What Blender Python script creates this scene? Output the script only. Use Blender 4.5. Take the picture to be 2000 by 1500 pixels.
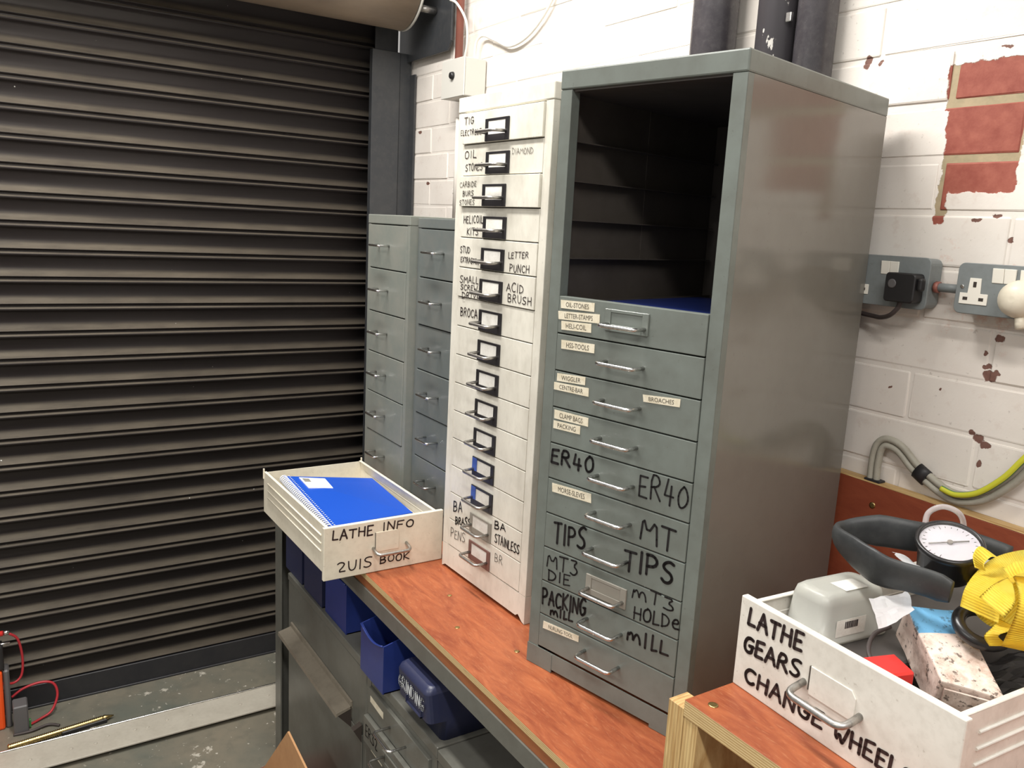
import bpy, bmesh, math, random
from mathutils import Vector, Matrix, noise
S = bpy.context.scene
for o in list(bpy.data.objects): bpy.data.objects.remove(o)
col = S.collection
PI = math.pi
# World frame: x along the brick wall (to the right), y towards the wall, z up, z = 0 on the bench top.
FLOOR = -0.722; WALL = 0.4172; SHUT = -1.748
# ---------------------------------------------------------------- camera, world, lights, exposure
cd = bpy.data.cameras.new('camera'); cam = bpy.data.objects.new('camera', cd); col.objects.link(cam)
cd.sensor_width = 36; cd.lens = 29.15; cd.clip_start = 0.02
right = Vector((0.5375012873, 0.8416887086, 0.0515022708)); down = Vector((0.1846722463, -0.0578991286, -0.9810931925)); fwd = Vector((-0.8227931256, 0.5368498940, -0.1865574007))
m3 = Matrix((right, -down, -fwd)).transposed()
cam.matrix_world = Matrix.Translation((0.67874693, -0.73370898, 0.64706502)) @ m3.to_4x4()
S.camera = cam
w = bpy.data.worlds.new('world'); S.world = w; w.use_nodes = True
w.node_tree.nodes['Background'].inputs[0].default_value = (1.0, 0.96, 0.92, 1); w.node_tree.nodes['Background'].inputs[1].default_value = 0.24
def area(name, loc, size, size_y, power, rot=(0, 0, 0), color=(1, 0.97, 0.93)):
    d = bpy.data.lights.new(name, 'AREA'); d.shape = 'RECTANGLE'; d.size = size; d.size_y = size_y; d.energy = power; d.color = color
    o = bpy.data.objects.new(name, d); col.objects.link(o); o.location = loc; o.rotation_euler = rot; return o
area('tube_and_fill_light', (-0.72, -0.38, 1.72), 1.2, 0.12, 21)
area('tube_and_fill_light', (1.5, -1.0, 1.9), 1.5, 0.14, 21)  # unseen fill lamp, added to lift the right wall and the loose drawer
area('tube_and_fill_light', (0.0, -2.6, 1.9), 1.5, 0.14, 20)  # another unseen lamp behind the camera, added only as fill
S.view_settings.view_transform = 'Standard'; S.view_settings.look = 'None'; S.view_settings.gamma = 1; S.view_settings.use_curve_mapping = False
S.view_settings.exposure = 1.0
# ---------------------------------------------------------------- material helpers
def srgb(r, g, b): return tuple(((c / 255) / 12.92 if c / 255 <= 0.04045 else ((c / 255 + 0.055) / 1.055) ** 2.4) for c in (r, g, b)) + (1,)
class NT:
    def __init__(s, name):
        s.m = bpy.data.materials.new(name); s.m.use_nodes = True; s.t = s.m.node_tree; s.bsdf = s.t.nodes['Principled BSDF']
    def n(s, typ, **kw):
        x = s.t.nodes.new(typ)
        for k, v in kw.items(): setattr(x, k, v)
        return x
    def l(s, a, b): s.t.links.new(a, b)
    def inp(s, sock, v):
        if isinstance(v, (int, float)): sock.default_value = v
        elif isinstance(v, tuple): sock.default_value = v
        else: s.l(v, sock)
    def math(s, op, a, b=0.0, c=None, clamp=False):
        x = s.n('ShaderNodeMath', operation=op, use_clamp=clamp); s.inp(x.inputs[0], a); s.inp(x.inputs[1], b)
        if c is not None: s.inp(x.inputs[2], c)
        return x.outputs[0]
    def coord(s, kind='Object'): return s.n('ShaderNodeTexCoord').outputs[kind]
    def pos(s): return s.n('ShaderNodeNewGeometry').outputs['Position']
    def sep(s, v):
        x = s.n('ShaderNodeSeparateXYZ'); s.l(v, x.inputs[0]); return x.outputs
    def mapping(s, v, scale=(1, 1, 1), rot=(0, 0, 0), loc=(0, 0, 0)):
        x = s.n('ShaderNodeMapping'); s.l(v, x.inputs[0]); x.inputs['Scale'].default_value = scale; x.inputs['Rotation'].default_value = rot; x.inputs['Location'].default_value = loc; return x.outputs[0]
    def noise(s, v, scale, detail=4, rough=0.55, dist=0.0):
        x = s.n('ShaderNodeTexNoise'); s.l(v, x.inputs['Vector']); x.inputs['Scale'].default_value = scale; x.inputs['Detail'].default_value = detail; x.inputs['Roughness'].default_value = rough; x.inputs['Distortion'].default_value = dist; return x.outputs['Fac']
    def ramp(s, f, *stops):
        x = s.n('ShaderNodeValToRGB'); s.l(f, x.inputs[0]); e = x.color_ramp.elements
        while len(e) < len(stops): e.new(0.5)
        for i, (p, c) in enumerate(stops): e[i].position = p; e[i].color = c if len(c) == 4 else (*c, 1)
        return x.outputs[0]
    def mr(s, f, a, b, c=0.0, d=1.0):
        x = s.n('ShaderNodeMapRange'); s.l(f, x.inputs[0]); x.inputs[1].default_value = a; x.inputs[2].default_value = b; x.inputs[3].default_value = c; x.inputs[4].default_value = d; return x.outputs[0]
    def mix(s, f, a, b):
        x = s.n('ShaderNodeMix', data_type='RGBA'); s.inp(x.inputs[0], f); s.inp(x.inputs[6], a); s.inp(x.inputs[7], b); return x.outputs[2]
    def bump(s, h, strength=0.3, dist=0.002):
        x = s.n('ShaderNodeBump'); s.l(h, x.inputs['Height']); x.inputs['Strength'].default_value = strength; x.inputs['Distance'].default_value = dist; s.l(x.outputs[0], s.bsdf.inputs['Normal'])
    def out(s, color=None, rough=None, metal=None, spec=None):
        for k, v in (('Base Color', color), ('Roughness', rough), ('Metallic', metal), ('Specular IOR Level', spec)):
            if v is not None: s.inp(s.bsdf.inputs[k], v)
        return s.m
W4 = (1, 1, 1, 1)
def plain(name, c, rough=0.5, metal=0.0, spec=0.5, **kw):
    t = NT(name); t.out(c, rough, metal, spec)
    for k, v in kw.items(): t.bsdf.inputs[k.replace('_', ' ')].default_value = v
    return t.m
def grimy(name, c, dirt, rough=0.4, metal=0.0, amount=0.35, scale=9, spot=0.62, streak=(1, 1, 1), spec=0.5, rvar=0.15, bump=0.0, fine=0.12):
    # paint or plastic with soft smudges, darker dirt patches and small specks
    t = NT(name); v = t.mapping(t.pos(), scale=streak)
    n1 = t.noise(v, scale, 5, 0.6); n2 = t.noise(v, scale * 6.5, 3, 0.6); n3 = t.noise(t.pos(), 210, 2, 0.5)
    f = t.math('MULTIPLY', t.mr(n1, 0.42, spot + 0.14), amount)
    c1 = t.mix(f, c, dirt)
    c2 = t.mix(t.math('MULTIPLY', t.mr(n2, 0.45, 0.8), fine * 2), c1, dirt)
    c3 = t.mix(t.math('MULTIPLY', t.mr(n3, 0.70, 0.76), 0.35), c2, dirt)
    t.out(c3, t.math('ADD', t.math('MULTIPLY', n1, rvar), rough - rvar / 2), metal, spec)
    if bump: t.bump(n2, bump, 0.001)
    return t.m
def painted_wall(name, exposed, kind):
    # white painted masonry; the paint has come away in one patch and in small chips
    t = NT(name); p = t.pos(); x, y, z = t.sep(p)
    na = t.noise(p, 55, 4, 0.6); nb = t.noise(t.mapping(p, loc=(3, 5, 7)), 55, 4, 0.6)
    xx = t.math('ADD', x, t.math('MULTIPLY', t.math('SUBTRACT', na, 0.5), 0.016)); zz = t.math('ADD', z, t.math('MULTIPLY', t.math('SUBTRACT', nb, 0.5), 0.016))
    def box(x0, x1, z0, z1):
        a = t.math('MINIMUM', t.math('SUBTRACT', xx, x0), t.math('SUBTRACT', x1, xx)); b = t.math('MINIMUM', t.math('SUBTRACT', zz, z0), t.math('SUBTRACT', z1, zz))
        return t.math('MINIMUM', a, b)
    m = None
    for b in ((-0.018, 0.17, 0.836, 0.897), (-0.012, 0.0925, 0.760, 0.842), (-0.011, 0.0925, 0.7245, 0.775), (-0.0125, 0.002, 0.679, 0.735)):
        q = box(*b); m = q if m is None else t.math('MAXIMUM', m, q)
    patch = t.mr(m, -0.0006, 0.0006)
    e = None
    for cx, cz, rx, rz in CHIPS:
        dx = t.math('DIVIDE', t.math('SUBTRACT', xx, cx), rx); dz = t.math('DIVIDE', t.math('SUBTRACT', zz, cz), rz)
        q = t.math('ADD', t.math('MULTIPLY', dx, dx), t.math('MULTIPLY', dz, dz)); e = q if e is None else t.math('MINIMUM', e, q)
    chip = t.mr(e, 1.15, 0.85)
    n1 = t.noise(p, 7, 5, 0.6); n2 = t.noise(p, 38, 5, 0.65); n3 = t.noise(p, 120, 3, 0.6)
    white = t.mix(t.math('MULTIPLY', t.mr(n1, 0.4, 0.75), 0.5), srgb(233, 226, 217), srgb(214, 204, 194))
    white = t.mix(t.math('MULTIPLY', t.mr(n2, 0.58, 0.75), 0.35), white, srgb(196, 172, 158))
    white = t.mix(t.math('MULTIPLY', t.mr(n3, 0.66, 0.73), 0.4), white, srgb(150, 138, 128))
    # brick dust rubbed through the paint near the sockets
    dust = t.math('MULTIPLY', t.mr(t.noise(p, 26, 5, 0.7), 0.55, 0.68), t.mr(box(-0.03, 0.13, 0.50, 0.665), 0.0, 0.02))
    white = t.mix(t.math('MULTIPLY', dust, 0.55), white, srgb(206, 140, 112))
    under = t.mix(t.mr(n2, 0.35, 0.7), exposed[0], exposed[1])
    c = t.mix(patch, white, under); c = t.mix(chip, c, t.mix(n3, srgb(96, 66, 58), srgb(140, 104, 92)))
    t.out(c, 0.62, 0.0, 0.35)
    h = t.math('ADD', t.math('MULTIPLY', n2, 0.6), t.math('MULTIPLY', t.math('SUBTRACT', 1.0, t.math('MAXIMUM', patch, chip)), 0.9))
    t.bump(h, 0.5, 0.0018)
    return t.m
CHIPS = ((-0.1494, 0.917, 0.006, 0.010), (-0.127, 0.914, 0.003, 0.004), (0.050, 0.687, 0.007, 0.003), (0.0756, 0.6946, 0.006, 0.003), (0.098, 0.6635, 0.004, 0.005), (0.055, 0.911, 0.008, 0.002),
         (0.1043, 0.5336, 0.006, 0.005), (0.089, 0.511, 0.003, 0.004), (0.093, 0.4925, 0.006, 0.004), (0.0992, 0.4795, 0.010, 0.008), (0.1076, 0.4864, 0.006, 0.004), (0.0871, 0.3986, 0.005, 0.004),
         (0.0969, 0.392, 0.009, 0.006), (0.1086, 0.386, 0.007, 0.005), (0.1023, 0.3575, 0.004, 0.005), (-0.0426, 0.4387, 0.0018, 0.0018), (0.034, 0.4511, 0.0018, 0.0018), (-1.60, 0.76, 0.012, 0.004), (-1.66, 0.91, 0.012, 0.005))
def stained_ply(name, c1, c2, c3, edge=True):
    # reddish stained plywood, swirling grain on the face and bare plies on the sawn edge
    t = NT(name); p = t.pos()
    g = t.noise(t.mapping(p, scale=(3.0, 11, 11)), 3.2, 7, 0.62, 1.6); g2 = t.noise(t.mapping(p, scale=(9, 60, 60)), 7, 4, 0.7, 0.6); g3 = t.noise(p, 5, 3)
    face = t.mix(t.mr(g, 0.3, 0.7), c1, c2); face = t.mix(t.math('MULTIPLY', t.mr(g2, 0.55, 0.75), 0.45), face, c3); face = t.mix(t.math('MULTIPLY', t.mr(g3, 0.45, 0.7), 0.3), face, c1)
    col_ = face
    if edge:
        z = t.sep(p)[2]; ply = t.math('FRACT', t.math('MULTIPLY', z, 380.0)); f = t.mr(ply, 0.35, 0.6)
        e = t.mix(f, srgb(216, 192, 144), srgb(182, 150, 100)); e = t.mix(t.math('MULTIPLY', t.mr(g2, 0.5, 0.8), 0.5), e, srgb(130, 102, 66))
        nz = t.math('ABSOLUTE', t.sep(t.n('ShaderNodeNewGeometry').outputs['True Normal'])[2])
        col_ = t.mix(t.mr(nz, 0.4, 0.6), e, face)
    t.out(col_, 0.42, 0.0, 0.4); t.bump(g2, 0.12, 0.0008)
    return t.m
def raw_wood(name, vert=True):
    t = NT(name); p = t.pos(); sc = (90, 14, 5) if vert else (5, 60, 60)
    g = t.noise(t.mapping(p, scale=sc), 4, 5, 0.6, 0.4)
    st = t.math('FRACT', t.math('MULTIPLY', t.sep(p)[0 if vert else 2], 240.0)); 
    c = t.mix(t.mr(g, 0.3, 0.7), srgb(222, 194, 138), srgb(178, 138, 84)); c = t.mix(t.math('MULTIPLY', t.mr(st, 0.4, 0.6), 0.35), c, srgb(140, 104, 62))
    t.out(c, 0.6); return t.m
def concrete(name):
    t = NT(name); p = t.pos()
    a = t.noise(p, 4, 6, 0.65); b = t.noise(p, 22, 5, 0.65); c = t.noise(p, 14, 6, 0.7); d = t.noise(p, 70, 3, 0.6)
    k = t.mix(t.mr(a, 0.35, 0.68), srgb(106, 105, 94), srgb(128, 120, 104)); k = t.mix(t.math('MULTIPLY', t.mr(b, 0.5, 0.75), 0.45), k, srgb(80, 82, 74)); k = t.mix(t.math('MULTIPLY', t.mr(t.noise(t.mapping(p, loc=(4, 2, 1)), 3, 4), 0.5, 0.62), 0.45), k, srgb(86, 98, 92))
    k = t.mix(t.math('MULTIPLY', t.mr(c, 0.62, 0.65), 0.7), k, srgb(206, 200, 186)); k = t.mix(t.math('MULTIPLY', t.mr(d, 0.69, 0.72), 0.7), k, srgb(214, 208, 196))
    t.out(k, 0.55); t.bump(b, 0.25, 0.003); return t.m
def lath_metal(name):
    # dark painted laths, dust lying along them in long streaks
    t = NT(name); p = t.pos()
    a = t.noise(t.mapping(p, scale=(1, 1.2, 8)), 5, 5, 0.65); b = t.noise(t.mapping(p, scale=(1, 3, 30)), 9, 4, 0.7); d = t.noise(p, 60, 2, 0.5)
    nz = t.sep(t.n('ShaderNodeNewGeometry').outputs['Normal'])[2]
    dust = t.math('MULTIPLY', t.mr(nz, 0.1, 0.5), t.mr(a, 0.25, 0.75, 0.35, 1.0))
    k = t.mix(dust, srgb(45, 41, 41), srgb(108, 100, 87)); k = t.mix(t.math('MULTIPLY', t.mr(b, 0.6, 0.8), 0.5), k, srgb(40, 38, 38)); k = t.mix(t.mr(d, 0.80, 0.81), k, srgb(220, 220, 214))
    t.out(k, t.math('ADD', t.math('MULTIPLY', dust, 0.25), 0.36), 0.0, 0.5); return t.m
def roll_metal(name):
    t = NT(name); p = t.pos(); a = t.noise(t.mapping(p, scale=(1, 1, 6)), 5, 4)
    t.out(t.mix(t.mr(a, 0.3, 0.7), srgb(150, 134, 116), srgb(122, 108, 94)), 0.5); return t.m
def brushed(name, c, rough=0.3):
    t = NT(name); n = t.noise(t.mapping(t.pos(), scale=(3, 3, 3)), 60, 3); t.out(t.mix(t.mr(n, 0.45, 0.75), c, tuple(x * 0.55 for x in c[:3]) + (1,)), t.math('ADD', t.math('MULTIPLY', n, 0.2), rough - 0.1), 1.0); return t.m
def dirty_card(name):
    t = NT(name); p = t.pos(); a = t.noise(p, 30, 6, 0.7); b = t.noise(p, 110, 5, 0.7); x, y, z = t.sep(p)
    k = t.mix(t.mr(a, 0.45, 0.62), srgb(226, 208, 196), srgb(176, 152, 138)); k = t.mix(t.math('MULTIPLY', t.mr(b, 0.56, 0.62), 0.85), k, srgb(78, 66, 58))
    # printed blue end of the carton
    e = t.math('SUBTRACT', t.math('MULTIPLY', y, 1.0), t.math('MULTIPLY', x, 1.35)); e = t.math('ADD', e, t.math('MULTIPLY', a, 0.004))
    bl = t.mix(t.mr(b, 0.54, 0.62), srgb(104, 164, 204), srgb(70, 100, 118))
    nz = t.sep(t.n('ShaderNodeNewGeometry').outputs['True Normal'])[2]
    k = t.mix(t.math('MULTIPLY', t.mr(e, -0.3795, -0.3785), t.mr(nz, 0.3, 0.5)), k, bl)
    t.out(k, 0.6); t.bump(a, 0.3, 0.002); return t.m
def webbing(name):
    t = NT(name); u = t.coord('UV'); s = t.math('SINE', t.math('MULTIPLY', t.sep(u)[0], 2500.0)); n = t.noise(t.pos(), 40, 4)
    k = t.mix(t.mr(n, 0.35, 0.7), srgb(255, 240, 104), srgb(254, 226, 70)); k = t.mix(t.math('MULTIPLY', t.mr(s, 0.3, 1.0), 0.35), k, srgb(208, 160, 24))
    t.out(k, 0.55); t.bump(s, 0.35, 0.0006); return t.m
M = {}
M['brick'] = painted_wall('painted_brick', (srgb(140, 72, 60), srgb(164, 96, 80)), 0)
M['mortar'] = painted_wall('painted_mortar', (srgb(176, 158, 128), srgb(150, 140, 112)), 1)
M['floor'] = concrete('painted_concrete'); M['lath'] = lath_metal('shutter_lath'); M['roll'] = roll_metal('shutter_roll')
M['bar'] = grimy('black_bar_paint', srgb(38, 38, 41), srgb(60, 58, 56), 0.45, amount=0.3)
M['navy'] = grimy('dark_steel_paint', srgb(55, 57, 60), srgb(90, 88, 84), 0.42, amount=0.25)
M['grey'] = grimy('grey_green_enamel', srgb(116, 123, 117), srgb(80, 78, 70), 0.34, amount=0.5, scale=7, rvar=0.12)
M['grey_side'] = grimy('grey_enamel_side', srgb(122, 119, 111), srgb(96, 90, 82), 0.15, amount=0.3, scale=5, rvar=0.06, fine=0.05)
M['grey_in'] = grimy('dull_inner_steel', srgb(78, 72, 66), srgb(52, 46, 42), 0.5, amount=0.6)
M['grey_far'] = grimy('pale_grey_enamel', srgb(124, 129, 122), srgb(150, 146, 136), 0.36, amount=0.45, scale=14)
M['grey_far2'] = grimy('blue_grey_enamel', srgb(100, 106, 104), srgb(122, 119, 112), 0.36, amount=0.4, scale=14)
M['grey_low'] = grimy('dark_grey_enamel', srgb(104, 104, 97), srgb(72, 68, 60), 0.3, amount=0.5, scale=8)
M['white'] = grimy('ivory_enamel', srgb(224, 220, 207), srgb(150, 142, 126), 0.38, amount=0.38, scale=14, fine=0.10, streak=(1, 1, 0.5))
M['cream'] = grimy('cream_enamel', srgb(232, 224, 204), srgb(160, 148, 124), 0.4, amount=0.28, scale=14, fine=0.08)
M['whitish'] = grimy('off_white_enamel', srgb(226, 222, 212), srgb(150, 140, 124), 0.38, amount=0.3, scale=18, fine=0.1)
M['chrome'] = brushed('bright_steel', (0.72, 0.71, 0.69, 1), 0.24)
M['steel'] = brushed('dull_steel', (0.50, 0.48, 0.45, 1), 0.4)
M['black'] = plain('black_plastic', srgb(34, 33, 34), 0.42); M['frame_black'] = plain('black_label_frame', srgb(40, 38, 40), 0.38)
M['frame_brown'] = plain('brown_label_frame', srgb(116, 84, 76), 0.45); M['frame_grey'] = plain('worn_grey_label_frame', srgb(140, 136, 126), 0.4); M['frame_blue'] = plain('blue_card', srgb(64, 92, 172), 0.5)
M['card'] = grimy('label_card', srgb(232, 230, 222), srgb(168, 160, 144), 0.7, amount=0.35, scale=60)
M['sticker'] = grimy('paper_sticker', srgb(228, 220, 198), srgb(176, 158, 118), 0.65, amount=0.45, scale=70)
M['ink'] = plain('marker_ink', srgb(24, 20, 22), 0.45); M['ink_faint'] = plain('faded_ink', srgb(92, 86, 78), 0.6); M['ink_brown'] = plain('brown_black_ink', srgb(46, 34, 34), 0.5); M['ink_white'] = plain('white_chalk_pen', srgb(226, 230, 232), 0.7); M['print'] = plain('printed_type', srgb(74, 68, 58), 0.7)
M['ply'] = stained_ply('stained_plywood', srgb(132, 64, 39), srgb(172, 98, 61), srgb(198, 144, 104)); M['ply_dark'] = stained_ply('stained_plywood_upright', srgb(132, 64, 44), srgb(152, 80, 54), srgb(112, 52, 38), False)
M['ply_under'] = stained_ply('stained_board_edge', srgb(140, 82, 50), srgb(160, 98, 58), srgb(110, 60, 36), False); M['raw'] = raw_wood('raw_plywood_batten'); M['raw_x'] = raw_wood('raw_plank_edge', False)
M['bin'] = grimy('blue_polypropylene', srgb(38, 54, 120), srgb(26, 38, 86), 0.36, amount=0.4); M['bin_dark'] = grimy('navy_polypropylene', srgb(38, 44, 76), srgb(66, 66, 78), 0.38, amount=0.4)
M['blue_cover'] = plain('blue_card_cover', srgb(18, 76, 182), 0.45); M['paper'] = grimy('white_paper', srgb(240, 240, 240), srgb(214, 216, 222), 0.7, amount=0.25)
M['wire_white'] = plain('white_wire', srgb(226, 230, 238), 0.35); M['socket'] = grimy('grey_metalclad', srgb(128, 134, 134), srgb(100, 102, 100), 0.45, amount=0.3, scale=20); M['socket_white'] = plain('white_switch_plastic', srgb(238, 234, 222), 0.4); M['socket_slot'] = plain('dark_slot', srgb(58, 50, 44), 0.6)
M['cable_grey'] = grimy('grey_cable_sheath', srgb(172, 168, 154), srgb(128, 122, 108), 0.5, amount=0.4, scale=30); M['cable_dark'] = plain('dark_flex', srgb(66, 58, 56), 0.5); M['tape'] = plain('black_tape', srgb(40, 38, 40), 0.5)
t = NT('earth_cable'); s_ = t.sep(t.coord('UV')); t.out(t.mix(t.mr(t.math('ABSOLUTE', t.math('SUBTRACT', t.math('FRACT', t.math('MULTIPLY', s_[1], 2.0)), 0.5)), 0.34, 0.36), srgb(206, 206, 60), srgb(66, 128, 70)), 0.45); M['earth'] = t.m
M['pipe'] = grimy('black_pipe_paint', srgb(60, 57, 61), srgb(104, 100, 100), 0.26, amount=0.3, scale=16); t = NT('flaking_black_pipe'); n_ = t.noise(t.mapping(t.pos(), scale=(1, 1, 0.45)), 30, 5, 0.65); t.out(t.mix(t.mr(n_, 0.645, 0.66), srgb(62, 59, 62), srgb(206, 202, 196)), 0.3); M['pipe_flaked'] = t.m
M['copper'] = grimy('dull_copper', srgb(150, 92, 80), srgb(120, 76, 66), 0.4, amount=0.4); M['conduit_white'] = plain('white_painted_conduit', srgb(232, 226, 216), 0.5)
M['cable_white'] = plain('white_cable', srgb(236, 232, 224), 0.5); M['box_grey'] = plain('pale_grey_enclosure', srgb(206, 204, 196), 0.45)
M['clear'] = plain('frosted_clear_plastic', srgb(232, 232, 224), 0.28, Transmission_Weight=0.62, IOR=1.25); M['glass'] = plain('clear_lens', (1, 1, 1, 1), 0.05, Transmission_Weight=1.0, IOR=1.2); M['tube_clear'] = plain('clear_hose', srgb(232, 224, 222), 0.15, Transmission_Weight=0.6, IOR=1.25)
M['rubber'] = grimy('dusty_black_rubber', srgb(42, 44, 45), srgb(84, 86, 84), 0.5, amount=0.3, scale=16); M['gauge'] = plain('black_gauge_case', srgb(34, 33, 34), 0.3); M['dial'] = plain('white_dial', srgb(236, 232, 238), 0.4); M['brass'] = brushed('brass', (0.62, 0.47, 0.2, 1), 0.32)
M['lip'] = grimy('worn_bare_lip', srgb(132, 124, 110), srgb(88, 80, 70), 0.4, amount=0.5, scale=20)
M['carton'] = dirty_card('grubby_carton'); M['red'] = plain('red_plastic', srgb(214, 52, 48), 0.4); M['yellow'] = webbing('yellow_webbing'); M['bag'] = plain('black_polythene', srgb(46, 44, 44), 0.22); M['tray'] = grimy('dark_grey_plastic', srgb(74, 70, 68), srgb(100, 96, 92), 0.45, amount=0.3)
M['orange'] = plain('orange_casing', srgb(236, 86, 30), 0.4); M['red_cable'] = plain('red_flex', srgb(176, 44, 52), 0.4); M['charger'] = plain('charger_grey', srgb(92, 90, 90), 0.5); M['alu'] = grimy('aluminium_trim', srgb(186, 180, 166), srgb(146, 138, 124), 0.4, amount=0.4, scale=14)
M['cardboard'] = grimy('brown_cardboard', srgb(186, 142, 98), srgb(156, 112, 74), 0.8, amount=0.4, scale=18); M['mat'] = plain('brown_red_board', srgb(122, 80, 66), 0.8)
# ---------------------------------------------------------------- mesh helpers
class B:
    def __init__(s): s.bm = bmesh.new(); s.uv = None
    def _add(s, o):
        me = bpy.data.meshes.new('tmp'); o.to_mesh(me); o.free(); s.bm.from_mesh(me); bpy.data.meshes.remove(me)
    def box(s, x0, x1, y0, y1, z0, z1, bev=0.0, seg=1, mat=None):
        o = bmesh.new(); bmesh.ops.create_cube(o, size=1)
        for v in o.verts: v.co = Vector(((x0 + x1) / 2 + v.co.x * (x1 - x0), (y0 + y1) / 2 + v.co.y * (y1 - y0), (z0 + z1) / 2 + v.co.z * (z1 - z0)))
        if bev: bmesh.ops.bevel(o, geom=o.edges[:], offset=bev, segments=seg, affect='EDGES', profile=0.5)
        if mat: o.transform(mat)
        s._add(o); return s
    def hexa(s, c, bev=0.0, seg=1):   # eight corners: four below, four above, counter-clockwise from above
        o = bmesh.new(); v = [o.verts.new(p) for p in c]
        for f in ((3, 2, 1, 0), (4, 5, 6, 7), (0, 1, 5, 4), (1, 2, 6, 5), (2, 3, 7, 6), (3, 0, 4, 7)): o.faces.new([v[i] for i in f])
        bmesh.ops.recalc_face_normals(o, faces=o.faces[:])
        if bev: bmesh.ops.bevel(o, geom=o.edges[:], offset=bev, segments=seg, affect='EDGES', profile=0.5)
        s._add(o); return s
    def prism(s, poly, axis, a, b, bev=0.0):   # poly of 2-D points extruded along an axis; other two axes in xyz order
        o = bmesh.new()
        def P(q, h): return {'x': (h, q[0], q[1]), 'y': (q[0], h, q[1]), 'z': (q[0], q[1], h)}[axis]
        lo = [o.verts.new(P(q, a)) for q in poly]; hi = [o.verts.new(P(q, b)) for q in poly]; n = len(poly)
        o.faces.new(lo); o.faces.new(hi[::-1])
        for i in range(n): o.faces.new((lo[i], lo[(i + 1) % n], hi[(i + 1) % n], hi[i]))
        bmesh.ops.recalc_face_normals(o, faces=o.faces[:])
        if bev: bmesh.ops.bevel(o, geom=[e for e in o.edges], offset=bev, segments=1, affect='EDGES')
        s._add(o); return s
    def tube(s, pts, r, n=10, ry=None, up=None, caps=True, uv=False):
        pts = [Vector(p) for p in pts]; o = s.bm; rings = []; N = len(pts); prev = None; L_ = 0
        lay = o.loops.layers.uv.verify() if uv else None; ls = []
        for i, p in enumerate(pts):
            t_ = (pts[min(i + 1, N - 1)] - pts[max(i - 1, 0)]).normalized()
            if prev is None:
                ref = Vector(up) if up else (Vector((0, 0, 1)) if abs(t_.z) < 0.9 else Vector((1, 0, 0)))
            else: ref = prev
            a = (ref - t_ * ref.dot(t_)).normalized(); b = t_.cross(a); prev = a
            rr = r[i] if isinstance(r, (list, tuple)) else r; r2 = rr if ry is None else (ry[i] if isinstance(ry, (list, tuple)) else ry)
            if i: L_ += (p - pts[i - 1]).length
            ls.append(L_); rings.append([o.verts.new(p + a * math.cos(2 * PI * k / n) * rr + b * math.sin(2 * PI * k / n) * r2) for k in range(n)])
        for i in range(N - 1):
            for k in range(n):
                f = o.faces.new((rings[i][k], rings[i][(k + 1) % n], rings[i + 1][(k + 1) % n], rings[i + 1][k])); f.smooth = True
                if lay:
                    for lp, q in zip(f.loops, ((ls[i], k / n), (ls[i], (k + 1) / n), (ls[i + 1], (k + 1) / n), (ls[i + 1], k / n))): lp[lay].uv = q
        if caps: o.faces.new(rings[0][::-1]); o.faces.new(rings[-1])
        return s
    def lathe(s, prof, c, axis, n=24, up=None):   # prof of (distance along the axis, radius)
        ax = Vector(axis).normalized(); ref = Vector(up) if up else (Vector((0, 0, 1)) if abs(ax.z) < 0.9 else Vector((1, 0, 0)))
        a = (ref - ax * ref.dot(ax)).normalized(); b = ax.cross(a); c = Vector(c); o = s.bm; rings = []
        for h, r in prof: rings.append([o.verts.new(c + ax * h + (a * math.cos(2 * PI * k / n) + b * math.sin(2 * PI * k / n)) * max(r, 1e-5)) for k in range(n)])
        for i in range(len(rings) - 1):
            for k in range(n): f = o.faces.new((rings[i][k], rings[i][(k + 1) % n], rings[i + 1][(k + 1) % n], rings[i + 1][k])); f.smooth = True
        o.faces.new(rings[0][::-1]); o.faces.new(rings[-1]); bmesh.ops.recalc_face_normals(o, faces=o.faces[:]); return s
    def grid(s, P, smooth=True, thick=0.0):   # P[i][j] points
        o = bmesh.new(); lay = o.loops.layers.uv.verify(); V = [[o.verts.new(p) for p in row] for row in P]; L_ = [0]
        for i in range(1, len(P)): L_.append(L_[-1] + (Vector(P[i][len(P[i]) // 2]) - Vector(P[i - 1][len(P[i]) // 2])).length)
        nj = len(P[0])
        for i in range(len(P) - 1):
            for j in range(nj - 1):
                f = o.faces.new((V[i][j], V[i + 1][j], V[i + 1][j + 1], V[i][j + 1])); f.smooth = smooth
                for lp, q in zip(f.loops, ((L_[i], j / nj), (L_[i + 1], j / nj), (L_[i + 1], (j + 1) / nj), (L_[i], (j + 1) / nj))): lp[lay].uv = q
        if thick: bmesh.ops.solidify(o, geom=o.faces[:], thickness=thick)
        s._add(o); return s
    def build(s, name, mat, parent=None, smooth=None):
        me = bpy.data.meshes.new(name); s.bm.to_mesh(me); s.bm.free()
        for m_ in (mat if isinstance(mat, list) else [mat]): me.materials.append(m_)
        return link(name, me, parent)
def link(name, me, parent=None):
    o = bpy.data.objects.new(name, me); col.objects.link(o)
    if parent is not None: o.parent = parent
    return o
def tag(o, label=None, cat=None, group=None, kind=None):
    if label: o['label'] = label
    if cat: o['category'] = cat
    if group: o['group'] = group
    if kind: o['kind'] = kind
    return o
def thing(name, label, cat, loc=(0, 0, 0), rz=0.0, group=None):
    o = bpy.data.objects.new(name, None); col.objects.link(o); o.empty_display_size = 0.02; o.location = loc; o.rotation_euler = (0, 0, rz); return tag(o, label, cat, group)
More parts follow.
